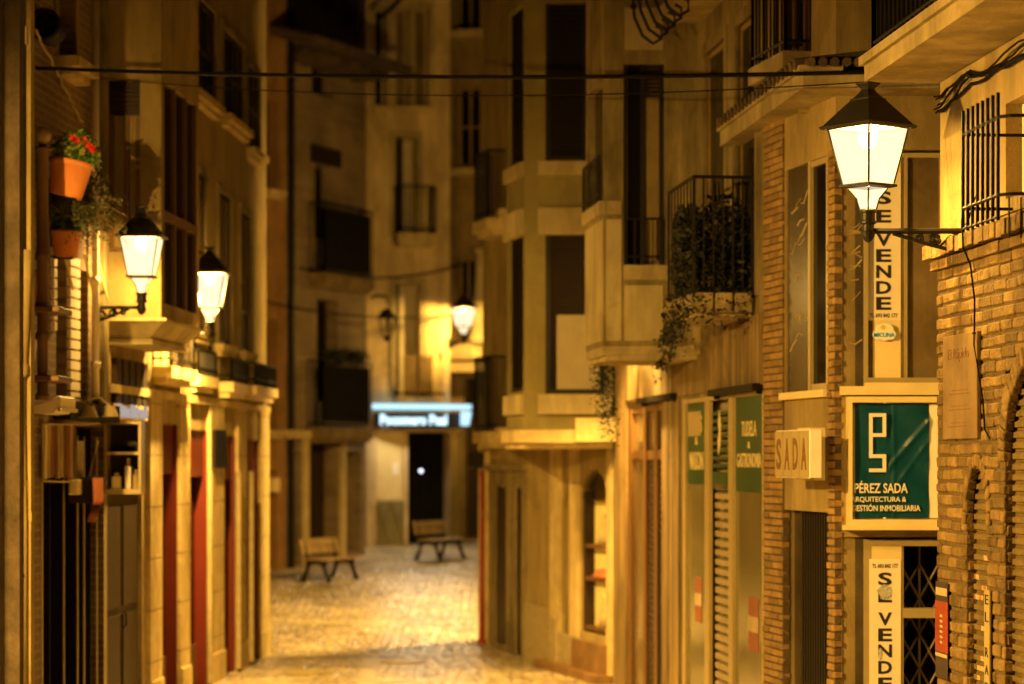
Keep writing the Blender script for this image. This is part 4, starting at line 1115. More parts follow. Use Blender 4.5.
mb = MB(); mb.wbox(w, w.u(528), w.u(549), .0, .045, 0, zz(540,605)); mb.wbox(w, w.u(549), w.u(581), .0, .05, 0, zz(560,632)); mb.wbox(w, ni[0]-.3, ni[0], .05, .09, 0, ni[2]+.2)
obj('dado', mb, granite, B)
mb = MB(); mb.wbox(w, w.u(553), w.u(562), .0, .05, .06, zz(560,448)); mb.wbox(w, w.u(572), w.u(580), .0, .04, .06, zz(575,448)); mb.wbox(w, w.u(608), w.len, .0, .025, .0, zz(610,440)); mb.wbox(w, w.u(552), w.len, .0, .10, zz(580,448), zz(580,443))
obj('pilaster', mb, stone, B)
mb = MB(); mb.wbox(w, ar[0]-.12, w.u(609), .0, .09, .02, ar[2]-.1); mb.wbox(w, w.u(549), w.len, .0, .22, -.1, .10); obj('panel_below', mb, mat('paint_rust', (.20,.115,.05), .6, .2, 4.0, .1, 30, stain=.2), B)
# display window with shelves
mb = MB(); mb.wbox(w, ar[0]-.02, ar[1]+.02, -.158, -.15, ar[2]-.02, ar[3]+hh_); dw = obj('display_window', mb, mat('niche_lining_lit_tone', (.74,.68,.30), .7, .1, 2.0), B)  # bright lining colour stands in for light inside the niche
mb = MB(); mb.wbox(w, ar[0]+.004, ar[0]+.10, -.148, -.03, ar[2], ar[3]+hh_*.3); obj('dark_jamb', mb, wood_dk, dw)
mb = MB()
for py in (545, 578, 628): z = zz(597,py); mb.wbox(w, ar[0]+.12, ar[1]-.03, -.148, -.02, z-.05, z)
obj('shelf', mb, wood_br, dw)
k = 0
for py, items in ((545,((.50,.10,.16,cloth_b),(.70,.16,.38,granite),(.92,.08,.2,cloth_c))),(578,((.55,.22,.10,cloth_a),(.85,.24,.12,cloth_a))),(628,((.5,.12,.18,cloth_b),(.8,.2,.44,granite),(.98,.1,.16,cloth_c)))):
    z = zz(597,py); span = ar[1]-ar[0]
    for fx, wd, ht, m_ in items:
        mb = MB(); mb.lathe([(0,0),(wd*.5,0),(wd*.5,ht*.35),(wd*.3,ht*.72),(wd*.36,ht),(0,ht)], w.W(ar[0]+span*(.1+fx*.8), -.085, z+.001), 10)
        nm_ = 'ornament'
        tag(obj(nm_, mb, m_, None, True), ['small tan vase on the top shelf of the arched display','tall grey figure on the top shelf of the arched display','small brown jar at the end of the top display shelf','low rust bowl on the middle shelf of the display','second rust bowl on the middle shelf of the display','small tan vase on the bottom shelf of the arched display','tall grey figure on the bottom shelf of the arched display','small brown jar at the end of the bottom display shelf'][k], 'ornament', 'ornaments in the arched display window'); k += 1
# striped oriel
q1 = at(525,28.9); q0 = at(507,29.9); q2 = at(613,28.9)
WN, WS = Wall(q1,q2), Wall(q0,q1)
zb0 = Z(440,28.9); fn = Facade(WN, 0, WN.len, zb0, ZT, .14); fs = Facade(WS, 0, WS.len, zb0, ZT, .14)
a1 = WN.rect(545.5, 605, 235, 394); a2 = WN.rect(545.5, 588, 3, 161); a3 = WN.rect(545.5, 588, -230, -60)
fn.o += [a1, a2, a3]
s1 = (.10, WS.len-.1, WS.z(392,.5), WS.z(238,.5)); s2 = (.10, WS.len-.1, WS.z(170,.5), WS.z(10,.5)); fs.o += [s1, s2]
mb = fn.mesh(); fs.mesh(mb)
mb.slab([(q0[0]+.02,q0[1]),(q0[0]+.05,33.2),(q0[0]+.5,33.2),(q0[0]+.5,q0[1])], zb0, ZT)
by = obj('bay_window', mb, olive, B)
mb = MB(); mb.slab([(q0[0]-.08,q0[1]+.2),(q1[0]-.06,q1[1]-.08),(q2[0],q2[1]-.08),(q2[0]+.3,q2[1]+3),(q0[0],33.5)], zb0-.03, zb0+.12); mb.slab([(q0[0]-.02,q0[1]+.2),(q1[0],q1[1]),(q2[0],q2[1]),(q2[0]+.3,q2[1]+3),(q0[0],33.5)], zb0-.10, zb0-.03)
mb.wbox(WN, WN.len-.45, WN.len+.05, .0, .16, zb0-.02, zb0+.26)
obj('base_slab', mb, stone, by)
mb = MB()
for (z0, z1) in ((a1[2]-.24, a1[2]-.004), (a1[3]+.004, Z(208,28.9)), (Z(175,28.9), a2[2]-.004)):
    mb.wbox(WN, a1[0]-.09, WN.len-.02, -.01, .05, z0, z1); mb.wbox(WS, -.02, WS.len-.06, -.01, .05, z0, z1)
obj('spandrel_panel', mb, plaster_l, by)
for j, (r_, wl) in enumerate(((a1,WN),(a2,WN),(a3,WN),(s1,WS),(s2,WS))):
    mb = MB(); a,c,d,e = r_
    mb.wbox(wl, a+.003, a+.06, -.1, -.04, d, e); mb.wbox(wl, c-.06, c-.003, -.1, -.04, d, e); mb.wbox(wl, a+.06, c-.06, -.1, -.04, d, d+.06)
    fo = obj('window_frame', mb, alum_dk, by)
    mb = MB(); zl = d+(e-d)*(.52 if j == 0 else .05)
    z = zl
    while z < e-.02: mb.wbox(wl, a+.06, c-.06, -.08, -.06, z, z+.05); z += .058
    mb.wbox(wl, a+.05, c-.05, -.13, -.1, d, e)
    obj('roller_blind', mb, blind_rd if j == 0 else shutter_dk, by)
    if j == 0:
        mb = MB(); k = 18; x0 = WN.u(557)
        for i in range(k): x = x0+(c-.06-x0)*i/k; mb.wbox(wl, x, x+(c-.06-x0)/k*.8, -.10+.012*(i % 2), -.09+.012*(i % 2), d+.06, d+(e-d)*.50)
        obj('net_curtain', mb, curtain_l, by)
# upper facade left of the oriel: dark balconies seen edge-on
for (py0, py1) in ((155,222),(358,432)):
    zf = zz(495,py1); ua, ub = w.u(489), w.u(506)
    balcony(B, w, ua+.1, ub, .27, zf, zz(495,py0)-zf, stone, .16, True, step=.06)
mb = MB(); mb.wbox(w, -.05, w.u(508), .0, .13, zz(490,441), zz(490,428)); mb.wbox(w, -.05, w.u(508), .0, .12, zz(490,222)-.05, zz(490,215)); mb.wbox(w, -.04, .35, .0, .06, .0, zz(490,441)); obj('cornice', mb, stone, B)
lb = MB(); lb.wbox(w, w.u(484), w.u(488), .04, .22, zz(486,468), zz(486,452)); lb.wbox(w, w.u(484.7), w.u(487.3), .22, .26, zz(486,466), zz(486,454))
tag(obj('wall_lamp', lb, lampiron, bevel=.01), 'small unlit box lamp on the far corner of the pale stone house', 'lamp')
# red post at the corner
pb = thing('marker_post', 'slim oxblood post with pale reflective band at the house corner', 'post', (at(482.5,34.6)[0],34.6,gz(34.6)))
mb = MB(); x, y = at(482.5,34.6); z0 = gz(34.6); mb.lathe([(0,0),(.075,0),(.075,.05),(.034,.07),(.032,2.38),(.045,2.39),(.045,2.44),(0,2.47)], (x,y,z0), 12); obj('shaft', mb, redpole, pb, True)
mb = MB(); mb.lathe([(.0,0),(.036,0),(.036,.10),(0,.10)], (x,y,CH+(HY-517)/F*34.6), 12); obj('reflective_band', mb, orange_p, pb)

# ------------------------------------------------------------------ FAR END of the street
# pale corner house with balconies and the lit bar sign
B = thing('pale_house', 'pale four-storey house with tall framed windows above a dark bar front', 'building', (-2.2,51,.9))
WC_ = Wall(at(366,49.0), at(450,49.6)); w = WC_
f = Facade(w, 0, w.len, -.2, 15, .5)
tops = [f.open(x0, x1, 8, 106) for x0, x1 in ((375,386),(396,409),(415,429))]
m2 = f.open(395,417,137,236); m3 = f.open(396,420,284,398)
bd = f.open(408,450.2,432,546); bp_ = f.open(377,404,432,498)
obj('wall', f.mesh(), plaster_c, B)
mb = MB(); mb.wbox(w, 0, w.len, -6, -.5, -.2, 15); obj('rear_wall', mb, plaster_d, B)
for i, r in enumerate(tops): window(B, w, r, .18, plaster_l, glass_br if i else glass_dk, 0, 0, .05, (.1, stone), surround=(.1, plaster_l))
for r in (m2, m3):
    a,c,d,e = r; fo = window(B, w, r, .2, plaster_l, curtain_l, 0, 0, .05, None, surround=(.12, plaster_l))
    mb = MB(); mb.wbox(w, a+.01, a+(c-a)*(.42 if r is m2 else .2), -.18, -.1, d, e-.01); obj('open_shutter', mb, wood_dk, fo)
balcony(B, w, w.u(392), w.u(431), .45, m2[2]+.02, .95, stone, .18, True, step=.09)
s_ = balcony(B, w, w.u(392), w.u(440), .35, m3[2]+.02, .05, stone, .12, False)
mb = MB(); 
for x0, x1 in ((400,412),(415,428)): 
    a, c = w.u(x0), w.u(x1); mb.wbox(w, a, c, .28, .31, m3[2]+.05, m3[2]+.85)
obj('balcony_panel', mb, plaster_d, s_)
mb = MB(); mb.wbox(w, w.u(429), w.u(440), .0, .22, m3[2]-.05, m3[2]+.75); obj('boxed_pier', mb, cream, B)
mb = MB(); mb.wbox(w, bd[0]+.02, bd[1]-.02, -.45, -.40, bd[2], bd[3]-.02); 
for i in range(3): mb.wbox(w, bd[0]+.1+i*.27, bd[0]+.3+i*.27, -.40, -.38, bd[2]+.1, bd[3]-.3)
dr = obj('door', mb, darkvoid, B)
mb = MB(); mb.lathe([(0,-.035),(.035,-.02),(.035,.02),(0,.035)], w.W(w.u(426),-.34,w.z(471,w.u(426))), 12); obj('pilot_light', mb, dot_lit, dr, True)
mb = MB(); mb.wbox(w, bp_[0], bp_[1], -.1, -.05, bp_[2], bp_[3]); pn = obj('poster_board', mb, cream, B)
mb = MB(); mb.wbox(w, w.u(393), w.u(399), -.05, -.04, w.z(475,0), w.z(463,0)); obj('paper', mb, white, pn)
mb = MB(); r = w.rect(377,404,501,545); mb.wbox(w, r[0], r[1], .0, .03, r[2], r[3])
for k in range(2):
    a = r[0]+(r[1]-r[0])*k/2; c = r[0]+(r[1]-r[0])*(k+1)/2
    mb.tube([w.W(a,.035,r[2]),w.W(c,.035,r[3])],.015,4); mb.tube([w.W(c,.035,r[2]),w.W(a,.035,r[3])],.015,4)
obj('lattice_panel', mb, olive, B)
# light-box sign
r = w.rect(370, 465, 403, 428)
sg = thing('bar_sign', 'long bluish-white lit bar sign above the dark doorway', 'sign', w.W(r[0],0,r[2]))
mb = MB(); hh = r[3]-r[2]; mb.wbox(w, r[0]+.05, r[1]-.05, .08, .3, r[2], r[2]+hh*.6); obj('casing', mb, mat('sign_case', (.03,.035,.06), .5), sg)
mb = MB(); mb.wbox(w, r[0], r[1], .1, .42, r[2]+hh*.74, r[3]-hh*.06)
mb.prism(w, [(r[1]-.2,r[2]+.05),(r[1]-.05,r[2]+.05),(r[1],r[2]+hh*.66),(r[1]-.2,r[2]+hh*.66)], .31, .42)
obj('light_strip', mb, led_blue, sg)
mb = wtext(sg, w, 'Pocomero Pual', (r[0]*1.18+r[1]*.82)/2+.0, .31, r[2]+hh*.32, hh*.42, (r[1]-r[0])*.70, led_text, .05); obj('lettering', mb, led_text, sg)
ld = bpy.data.lights.new('sign_light', 'AREA'); ld.shape = 'RECTANGLE'; ld.size = 1.8; ld.size_y = .3; ld.energy = 48; ld.color = (1.0,.80,.50)
lo = bpy.data.objects.new('sign_light', ld); COL.objects.link(lo); lo.parent = sg; lo.location = w.W((r[0]+r[1])/2,.5,r[2]-.02)-sg.location; lo.rotation_euler = (math.radians(-40),0,0)
# building behind the far lantern
B = thing('shaded_house', 'shadowed house with stacked ledges and white column beside the far lantern', 'building', (-.9,51.5,1))
WE = Wall(at(449,51.0), at(512,50.6)); w = WE
f = Facade(w, 0, w.len, -.2, 15, .5)
e1 = f.open(456,480,86,166); e2 = f.open(456,480,-40,30); e3 = f.open(457,475,258,342); e4 = f.open(464,480,378,538)
obj('wall', f.mesh(), plaster_d, B)
mb = MB(); mb.wbox(w, 0, w.len, -6, -.5, -.2, 15); obj('rear_wall', mb, plaster_d, B)
for r in (e1,e2,e3): window(B, w, r, .2, plaster_d, glass_dk, 1, 1, .06)
door(B, w, e4, .25, wood_dk, 3)
mb = MB()
for py in (33,170): mb.wbox(w, w.u(449), w.u(492), .0, .30, w.z(py+7,0), w.z(py,0))
obj('ledge', mb, stone, B)
mb = MB(); mb.wbox(w, w.u(449), w.u(496), .0, .55, w.z(373,0), w.z(360,0)); mb.wbox(w, w.u(449), w.u(491), .0, .65, w.z(360,0), w.z(346,0)); obj('balcony', mb, stone, B)
mb = MB(); x, y = at(482,50.3); mb.lathe([(0,0),(.28,0),(.28,.12),(.23,.3),(.2,.6),(.14,1.5),(.13,1.85),(.2,1.9),(.2,2.0),(0,2.0)], (x,y,w.z(346,0)+.002), 14); obj('column', mb, plaster_l, B, True)
mb = MB(); mb.wbox(w, w.u(452), w.u(461), .0, .14, .8, w.z(432,0)); obj('pilaster', mb, plaster_o, B)
# dark stone house
B = thing('stone_house', 'dark rough stone house with tiled eaves, black balconies and arched doorways', 'building', (-3.9,46,.7))
WD = Wall(at(287,44.2), at(365,47.0)); w = WD
f = Facade(w, 0, w.len, -.2, w.z(52,w.len/2), .5)
d1 = f.open(312,334,52,96); d2 = f.open(315,333,165,240); d3 = f.open(317,338,300,402)
g1 = f.open(308,338,444,556); g0 = f.open(289,301,452,572); g2 = f.open(346,361,452,552)
obj('wall', f.mesh(), bricks_d, B)
mb = MB(); mb.wbox(w, 0, w.len, -6, -.5, -.2, w.z(56,w.len/2)); obj('rear_wall', mb, plaster_d, B)
for r in (d1,): window(B, w, r, .25, wood_dk, glass_dk, 1, 0)
for r in (d2,d3): window(B, w, r, .25, wood_dk, glass_dk, 1, 1)
mb = MB(); mb.wbox(w, w.u(310), w.u(339), -.02, .06, d2[3]+.003, d2[3]+.32); obj('lintel', mb, wood_dk, B)
for (x0, x1, y0, y1) in ((308,358,208,277),(306,357,362,428)):
    r = w.rect(x0,x1,y0,y1); s_ = balcony(B, w, r[0], r[1], .36, r[2], r[3]-r[2], darkstone, .2, True, step=.1)
    mb = MB(); mb.wbox(w, r[0]+.06, r[1]-.06, .30, .31, r[2]+.05, r[3]-.1); obj('rail_screen', mb, shutter_dk, s_)
mb = MB(); 
for i in range(7):
    a = w.u(316+i*5.5); leaf_cloud(mb, w.W(a,.28,w.z(362,a)+.1), (.14,.1,.16), 60, .05)
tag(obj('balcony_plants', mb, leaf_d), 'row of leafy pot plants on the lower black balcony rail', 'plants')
for r in (g1,g0,g2): door(B, w, r, .3, wood_dk, 3, leaf=1)
mb = MB(); a0, a1_ = -.05, w.len+.05; z = w.z(434, w.len/2); mb.wbox(w, a0, a1_, .0, .12, z-.10, z+.06); mb.wbox(w, w.u(302), w.u(307.5), .0, .05, .5, z-.1); mb.wbox(w, w.u(339), w.u(344.5), .0, .05, .5, z-.1); obj('stone_band', mb, stone, B)
ze = w.z(55, w.len/2)
mb = MB(); mb.add([w.W(-.6,.85,ze-.2), w.W(w.len+.5,.85,ze-.2), w.W(w.len+.5,-5,ze+1.4), w.W(-.6,-5,ze+1.4), w.W(-.6,.85,ze-.1), w.W(w.len+.5,.85,ze-.1), w.W(w.len+.5,-5,ze+1.55), w.W(-.6,-5,ze+1.55)], [(0,3,2,1),(4,5,6,7),(0,1,5,4),(1,2,6,5),(2,3,7,6),(3,0,4,7)])
rf = obj('roof', mb, tile_r, B)
mb = MB(); n = int((w.len+1.1)/.2)
for i in range(n): u = -.55+i*.2; mb.tube([w.W(u,.92,ze-.08), w.W(u,-4.9,ze+1.52)], .075, 6)
for i in range(int(w.len/.4)): u = .1+i*.4; mb.wbox(w, u, u+.12, -.1, .75, ze-.36, ze-.2)
obj('roof_tiles', mb, tile_r, rf)
# reddish house between the left frontage and the stone house
B = thing('reddish_house', 'narrow reddish-brown house in shadow beyond the red-door shopfront', 'building', (-4.3,43.5,.6))
w = Wall(at(232,42.5), at(288,44.3)); f = Facade(w, 0, w.len, -.2, 13, .5)
r1 = f.open(266,277,320,430); r2 = f.open(266,278,100,190); r3 = f.open(262,277,470,600)
obj('wall', f.mesh(), plaster_r, B)
mb = MB(); mb.wbox(w, 0, w.len, -6, -.5, -.2, 13); obj('rear_wall', mb, plaster_d, B)
window(B, w, r1, .2, wood_dk, glass_dk, 1, 1, .05, (.15, stone)); window(B, w, r2, .2, wood_dk, glass_dk, 1, 1, .05, (.15, stone)); door(B, w, r3, .25, wood_dk, 3, leaf=1)
mb = MB(); mb.tube([w.W(w.len-.03,.08,0), w.W(w.len-.03,.08,12)], .07, 8); obj('drainpipe', mb, iron, B)
mb = MB(); u = w.u(272); mb.wbox(w, u-.12, u+.12, .0, .1, w.z(492,u), w.z(478,u)); obj('number_plate', mb, cream, B)
# unlit hanging lantern and thin wires on the pale house
w = WC_
hl = thing('hanging_lantern', 'unlit ornate iron lantern hanging from a bracket on the pale house', 'lantern', w.W(w.u(380),.5,w.z(340,w.u(380))))
c = w.W(w.u(380),.5,w.z(330,w.u(380))); zc_ = w.z(298,w.u(380))
mb = MB(); mb.tube([w.W(w.u(372),.0,zc_), w.W(w.u(372),.3,zc_+.03), (c.x,c.y,zc_)], .025, 5); mb.tube([(c.x,c.y,zc_), (c.x,c.y,zc_-.15)], .015, 4); obj('bracket', mb, iron, hl)
mb = MB(); mb.lathe([(0,.42),(.06,.40),(.20,.25),(.22,.22),(.1,.2),(.09,.2),(0,.2)], c, 6); mb.lathe([(0,-.28),(.03,-.25),(.1,-.16),(.06,-.14),(0,-.14)], c, 6)
for k in range(6):
    a = 2*math.pi*(k+.5)/6; mb.tube([(c.x+.19*math.cos(a),c.y+.19*math.sin(a),c.z+.22),(c.x+.1*math.cos(a),c.y+.1*math.sin(a),c.z-.15)], .015, 4)
obj('cage', mb, iron, hl)
# ------------------------------------------------------------------ LEFT 2: house with the oriel and the red shopfronts
B = thing('oriel_house', 'ochre house with box oriel, stone ledges and red-lined shop doorways', 'building', (-4.0,28,0))
w = LW; uS, uE = w.u(104), w.len
zl = lambda px, py: w.z(py, w.u(px))
f = Facade(w, uS, uE, -.2, 13, .5)
doors = [f.open(158,176,424,800), f.open(186,206,430,800), f.open(221,234,436,800), f.open(243.5,257,440,800)]
doors = [(a,b,0.0,d) for a,b,c,d in doors]
f.o = doors[:]
for r in doors: f.dep[r] = .17
br = f.open(107,142,490,800); br = (br[0],br[1],0.0,br[3]); f.o[-1] = br; f.dep[br] = .14
lou = f.open(111,144,361,404)
tops = [f.open(190.5,214,2,98,.07), f.open(222,243,38,122,.07), f.open(247,259,70,152,.07)]
mids = [f.open(191,205,172,330,.07), f.open(218,231,195,345,.07), f.open(240,251,214,352,.07)]
ups = [f.open(191,214,-230,-130,.07), f.open(222,243,-180,-90,.07)]
lows = [f.open(205,219,294,372,.07), f.open(238,250,310,384,.07)]
obj('wall', f.mesh(), plaster_o, B)
mb = MB(); mb.wbox(w, uS+.02, uE, -6, -.5, -.2, 13); obj('rear_wall', mb, plaster_d, B)
for r in tops+ups: window(B, w, r, .012, wood_dk, glass_dk, 1, 1, .05, (.13, stone), surround=(.09, plaster))
for r in mids: window(B, w, r, .012, wood_dk, glass_br, 1, 1, .05, (.08, stone), surround=(.09, plaster))
for r in lows: window(B, w, r, .012, wood_dk, glass_dk, 1, 1, .05)
# red-lined doorways
for k, (a,b,c,d) in enumerate(doors):
    mb = MB()
    mb.wbox(w, b-.035, b-.002, -.13, .015, c, d-.004); mb.wbox(w, a+.002, a+.03, -.13, -.02, c, d-.004)
    mb.wbox(w, a+.03, b-.035, -.13, -.03, d-.55, d-.004)
    fr_ = obj('shopfront', mb, redpaint, B)
    mb = MB(); mb.wbox(w, a+.03, b-.035, -.16, -.13, c, d-.55); obj('pane', mb, glass_dk, fr_)
    mb = MB(); m_ = (a+b)/2; mb.wbox(w, m_-.03, m_+.03, -.13, -.11, c, d-.55); mb.wbox(w, a+.03, b-.035, -.13, -.11, .02, .5); obj('rail', mb, wood_br, fr_)
# dressed stone piers and dark grey display window over the low pier
mb = MB()
for px0, px1, py in ((146,158,392),(176.5,186,396),(206.5,220.5,400),(234.5,243,404),(257.5,265.8,406)):
    a, c = w.u(px0), w.u(px1); zt_ = zl((px0+px1)/2, py); z = 0
    while z < zt_-.05:
        h = min(.55, zt_-z); mb.wbox(w, a+.004, c-.004, .0, .05, z+.006, z+h-.004); z += h
    mb.wbox(w, a-.0, c+.0, .0, .075, 0, .35)
obj('pier', mb, stone, B)
mb = MB(); a, c = w.u(206.5), w.u(220.5); mb.wbox(w, a+.1, c-.1, .05, .09, zl(213,468), zl(213,430)); obj('menu_case', mb, shutter_dk, B)
mb = MB()
for px in (203.2, 232.5, 245.5): 
    u = w.u(px)-.08; mb.tube([w.W(u,.09,.05), w.W(u,.09,2.55)], .035, 8)
obj('downpipe', mb, granite, B)
# first floor balconies with stone slabs
for px0, px1, py, n1, k in ((152,178,384,.22,0),(190,209,391,.12,1),(219,236,397,.18,2),(243,265,400,.18,3)):
    a, c = w.u(px0), w.u(px1); zf = zl((px0+px1)/2, py)+.17
    balcony(B, w, a, c, n1, zf, .55 if k == 0 else .30, cream, .12, True, step=.10)
mb = MB(); mb.wbox(w, uS, uE, .0, .06, zl(200,404), zl(200,397)); obj('string_course', mb, stone, B)
# louvred panels and lit strip
a,b,c,d = lou
mb = MB()
for i in range(5): x = a+(b-a)*i/5; mb.wbox(w, x+.03, x+(b-a)/5-.05, -.08, .05, c-.02, d)
obj('shutter_leaf', mb, wood_dk, B)
# oriel
yo = 23.9; pA = w.W(w.u(103.5)+0,0,0)
q0 = (w.W(w.u(103),0,0).x, yo-.25); q1 = at(161, yo-.25); 
WF = Wall(q0, q1); d2_ = Vector((w.d.x, w.d.y)); q2 = (q1[0]+d2_.x*2.0, q1[1]+d2_.y*2.0)
WSd = Wall(q1, q2)
zb = Z(318, WF.A.y); zt_ = 13
ff = Facade(WF, 0, WF.len, zb, zt_, .08); fr = WF.rect(103.5, 140, 80, 252); fr = (.02, fr[1], fr[2], fr[3]); ff.o.append(fr)
fs = Facade(WSd, 0, WSd.len, zb, zt_, .08); sr = (.12, WSd.len-.12, WSd.z(308,.9), WSd.z(92,.9)); fs.o.append(sr)
mb = ff.mesh(); fs.mesh(mb); orl = obj('oriel', mb, plaster_o, B)
a,c,d,e = fr
mb = MB(); zz_ = WF.z(115,0)
for i in range(int((e-zz_)/.045)): mb.wbox(WF, a+.02, c-.01, -.05, -.02, zz_+i*.045, zz_+i*.045+.038)
mb.wbox(WF, a+.01, c-.006, -.06, -.045, zz_, e-.01)
obj('roller_blind', mb, wood_dk, orl)
mb = MB(); mb.wbox(WF, a+.003, a+.06, -.06, -.02, d, zz_); mb.wbox(WF, c-.05, c-.003, -.06, -.02, d, zz_); mb.wbox(WF, (a+c)/2+.0, (a+c)/2+.05, -.06, -.02, d, zz_); mb.wbox(WF, a+.06, c-.05, -.06, -.02, d, d+.05); obj('window_frame', mb, wood_br, orl)
mb = MB(); k = 9
for i in range(k): x = a+.05+(c-a-.1)*i/k; mb.wbox(WF, x, x+(c-a-.1)/k*.8, -.07+.01*(i % 2), -.06+.01*(i % 2), d, zz_)
obj('curtain', mb, curtain, orl)
a,c,d,e = sr
mb = MB()
for x in (a+.003, a+(c-a)*.33, a+(c-a)*.66, c-.06): mb.wbox(WSd, x, x+.055, -.06, .0, d, e)
mb.wbox(WSd, a, c, -.06, .005, d+(e-d)*.38, d+(e-d)*.42)
obj('side_window_frame', mb, wood_br, orl)
mb = MB(); mb.wbox(WSd, a+.003, c-.003, -.05, -.04, d, e); obj('side_pane', mb, glass_dk, orl)
def grow(k, z): 
    return [Vector((q0[0]-.2, q0[1]-k, z)), Vector((q1[0]+k, q1[1]-k, z)), Vector((q2[0]+k, q2[1]+k, z)), Vector((q2[0]-.9, q2[1]+k, z))]
mb = MB(); mb.hexa(grow(-.14, zb-.20)+grow(.03, zb-.03)); mb.hexa(grow(.06, zb-.03)+grow(.06, zb-.002)); mb.hexa(grow(-.10, zb-.25)+grow(-.10, zb-.20)); obj('corbelled_base', mb, plaster_l, orl)
# door beneath
door(B, w, br, .05, wood_dk, 2, leaf=2)

# lit strip sign & display rack
r = w.rect(111, 144, 405, 420)
t = thing('lit_strip', 'short violet-white lit strip under the black louvred panels', 'light', w.W(r[0],0,r[2]))
mb = MB(); mb.wbox(w, r[0], r[1], .0, .05, r[2], r[3]); obj('housing', mb, cream, t)
mb = MB()
for i in range(7): x = r[0]+.05+(r[1]-r[0]-.1)*i/7; mb.wbox(w, x, x+.10+.04*(i % 2), .05, .07, r[2]+.02, r[3]-.02*(i % 3))
obj('tube', mb, strip_lit, t)
rk = thing('display_rack', 'tall glazed display rack with pale shelves beside the brown shop door', 'rack', w.W(w.u(106),0,zl(120,490)))
rF = Wall((w.W(w.u(104.5),0,0).x, 23.55), at(141, 23.55))
z0, z1 = rF.z(489,0), rF.z(424,0)
mb = MB(); 
for x in (0, rF.len-.025): mb.wbox(rF, x, x+.025, -.25, 0, z0, z1)
mb.wbox(rF, .0, rF.len, -.25, .004, z1, z1+.025); mb.wbox(rF, 0, rF.len, -.26, .006, z0-.05, z0)
obj('frame', mb, alum, rk)
zs_ = rF.z(452,0); mb = MB(); mb.wbox(rF, .025, rF.len-.025, -.24, -.02, zs_-.025, zs_); obj('shelf', mb, cream, rk)
mb = MB(); mb.wbox(rF, .02, rF.len-.02, -.27, -.255, z0, z1); obj('back', mb, wood_dk, rk)
for i, (x, wd, z, ht, m_, lb) in enumerate(((.06,.09,z0,.16,cream,'small square cream carton at the left of the display rack shelf'),(.19,.06,z0,.30,white,'tall white bottle-shaped box in the middle of the display rack'),(.27,.05,z0,.19,cloth_b,'tan packet at the right of the display rack shelf'))):
    mb = MB(); mb.wbox(rF, x, x+wd, -.18, -.07, z, z+ht*.75); mb.wbox(rF, x+wd*.25, x+wd*.75, -.15, -.10, z+ht*.75, z+ht); tag(obj('packet', mb, m_, bevel=.006), lb, 'packet', 'packets in the display rack')

# ------------------------------------------------------------------ LEFT 1: near house with the shop
B = thing('shop_house', 'old brick-faced house with louvred shutters over a dark curiosity shop', 'building', (-4.6,18,0))
uA, uB = 0, w.u(104)-.01
f = Facade(w, uA, uB, -.2, 11, .5)
sd = f.open(41,104,425,800); sd = (sd[0], sd[1], .0, sd[3]); f.o[-1] = sd; f.dep[sd] = .30
s1 = f.open(56,66,258,398); s2 = f.open(78,87,270,402); s3 = f.open(92,101,285,404)
t1 = f.open(56,72,52,-60)
f.o[-1] = (w.u(57), w.u(74), zl(65,62), zl(65,-120))
t1 = f.o[-1]
obj('wall', f.mesh(), bricks_l, B)
mb = MB(); mb.wbox(w, uA, uB-.02, -6, -.5, -.2, 11); obj('rear_wall', mb, plaster_d, B)
for r in (s1,s2,s3):
    a,c,d,e = r; mb = MB(); mb.wbox(w, a+.004, c-.004, -.16, -.10, d, e-.004)
    z = d+.06
    while z < e-.1: mb.wbox(w, a+.08, c-.08, -.10, -.07, z, z+.035); z += .07
    sh_ = obj('louvred_shutter', mb, wood_br, B)
    mb = MB(); mb.tube([w.W(a-.02,.06,zl(65,278)+.25), w.W(c+.02,.06,zl(65,278)-.1)], .012, 5); obj('rail', mb, cream, sh_)
window(B, w, t1, .15, wood_dk, glass_dk, 1, 1, .06, (.22, stone), surround=(.12, plaster_d))
mb = MB()                                                       # pale banded quoins
for px0, px1, y0, y1 in ((50.5,53.5,250,330),(67,76.5,255,400)):
    a, c = w.u(px0), w.u(px1); z = zl(px0, y1)
    while z < zl(px0, y0): mb.wbox(w, a, c, .0, .035, z, z+.075); z += .095
obj('quoin_band', mb, white, B)
mb = MB(); mb.wbox(w, uB-.20, uB, 0, .05, zl(100,404), 11); obj('corner_strip', mb, plaster, B)
mb = MB(); mb.wbox(w, w.u(53), uB, .0, .16, zl(80,421), zl(80,404))
fa = obj('fascia', mb, shutter_dk, B)
mb = MB()
for px in (62, 84): 
    u = w.u(px); mb.lathe([(0,0),(.05,0),(.09,-.10),(.085,-.10),(0,-.02)], w.W(u,.24,zl(px,406)), 10); mb.tube([w.W(u,.0,zl(px,402)), w.W(u,.15,zl(px,398)), w.W(u,.24,zl(px,406))], .014, 5)
obj('spot_lamp', mb, alum, fa)
mb = MB()                                                       # dark folding shopfront
a,c,d,e = sd; k = 9
mb.wbox(w, a+.01, c-.01, -.29, -.25, d, e)
sf = obj('shopfront', mb, darkvoid, B)
mb = MB()
for i in range(k+1):
    x = a+.03+(c-a-.08)*i/k; mb.wbox(w, x-.012, x+.012, -.25, -.06-.10*(i % 2), d, e-.02)
obj('mullion', mb, shutter_dk, sf)
mb = MB(); mb.wbox(w, a+.02, a+.06, -.01, .004, 0, e); 
for i in (3, 5, 6, 8): x = a+.06+(c-a-.08)*i/k; mb.wbox(w, x-.012, x+.012, -.012, .0, d, e-.1)
obj('brass_edge', mb, alum, sf)
mb = MB(); mb.wbox(w, a+.02, c-.02, -.24, -.18, 0, .5); obj('stall_riser', mb, wood_dk, sf)
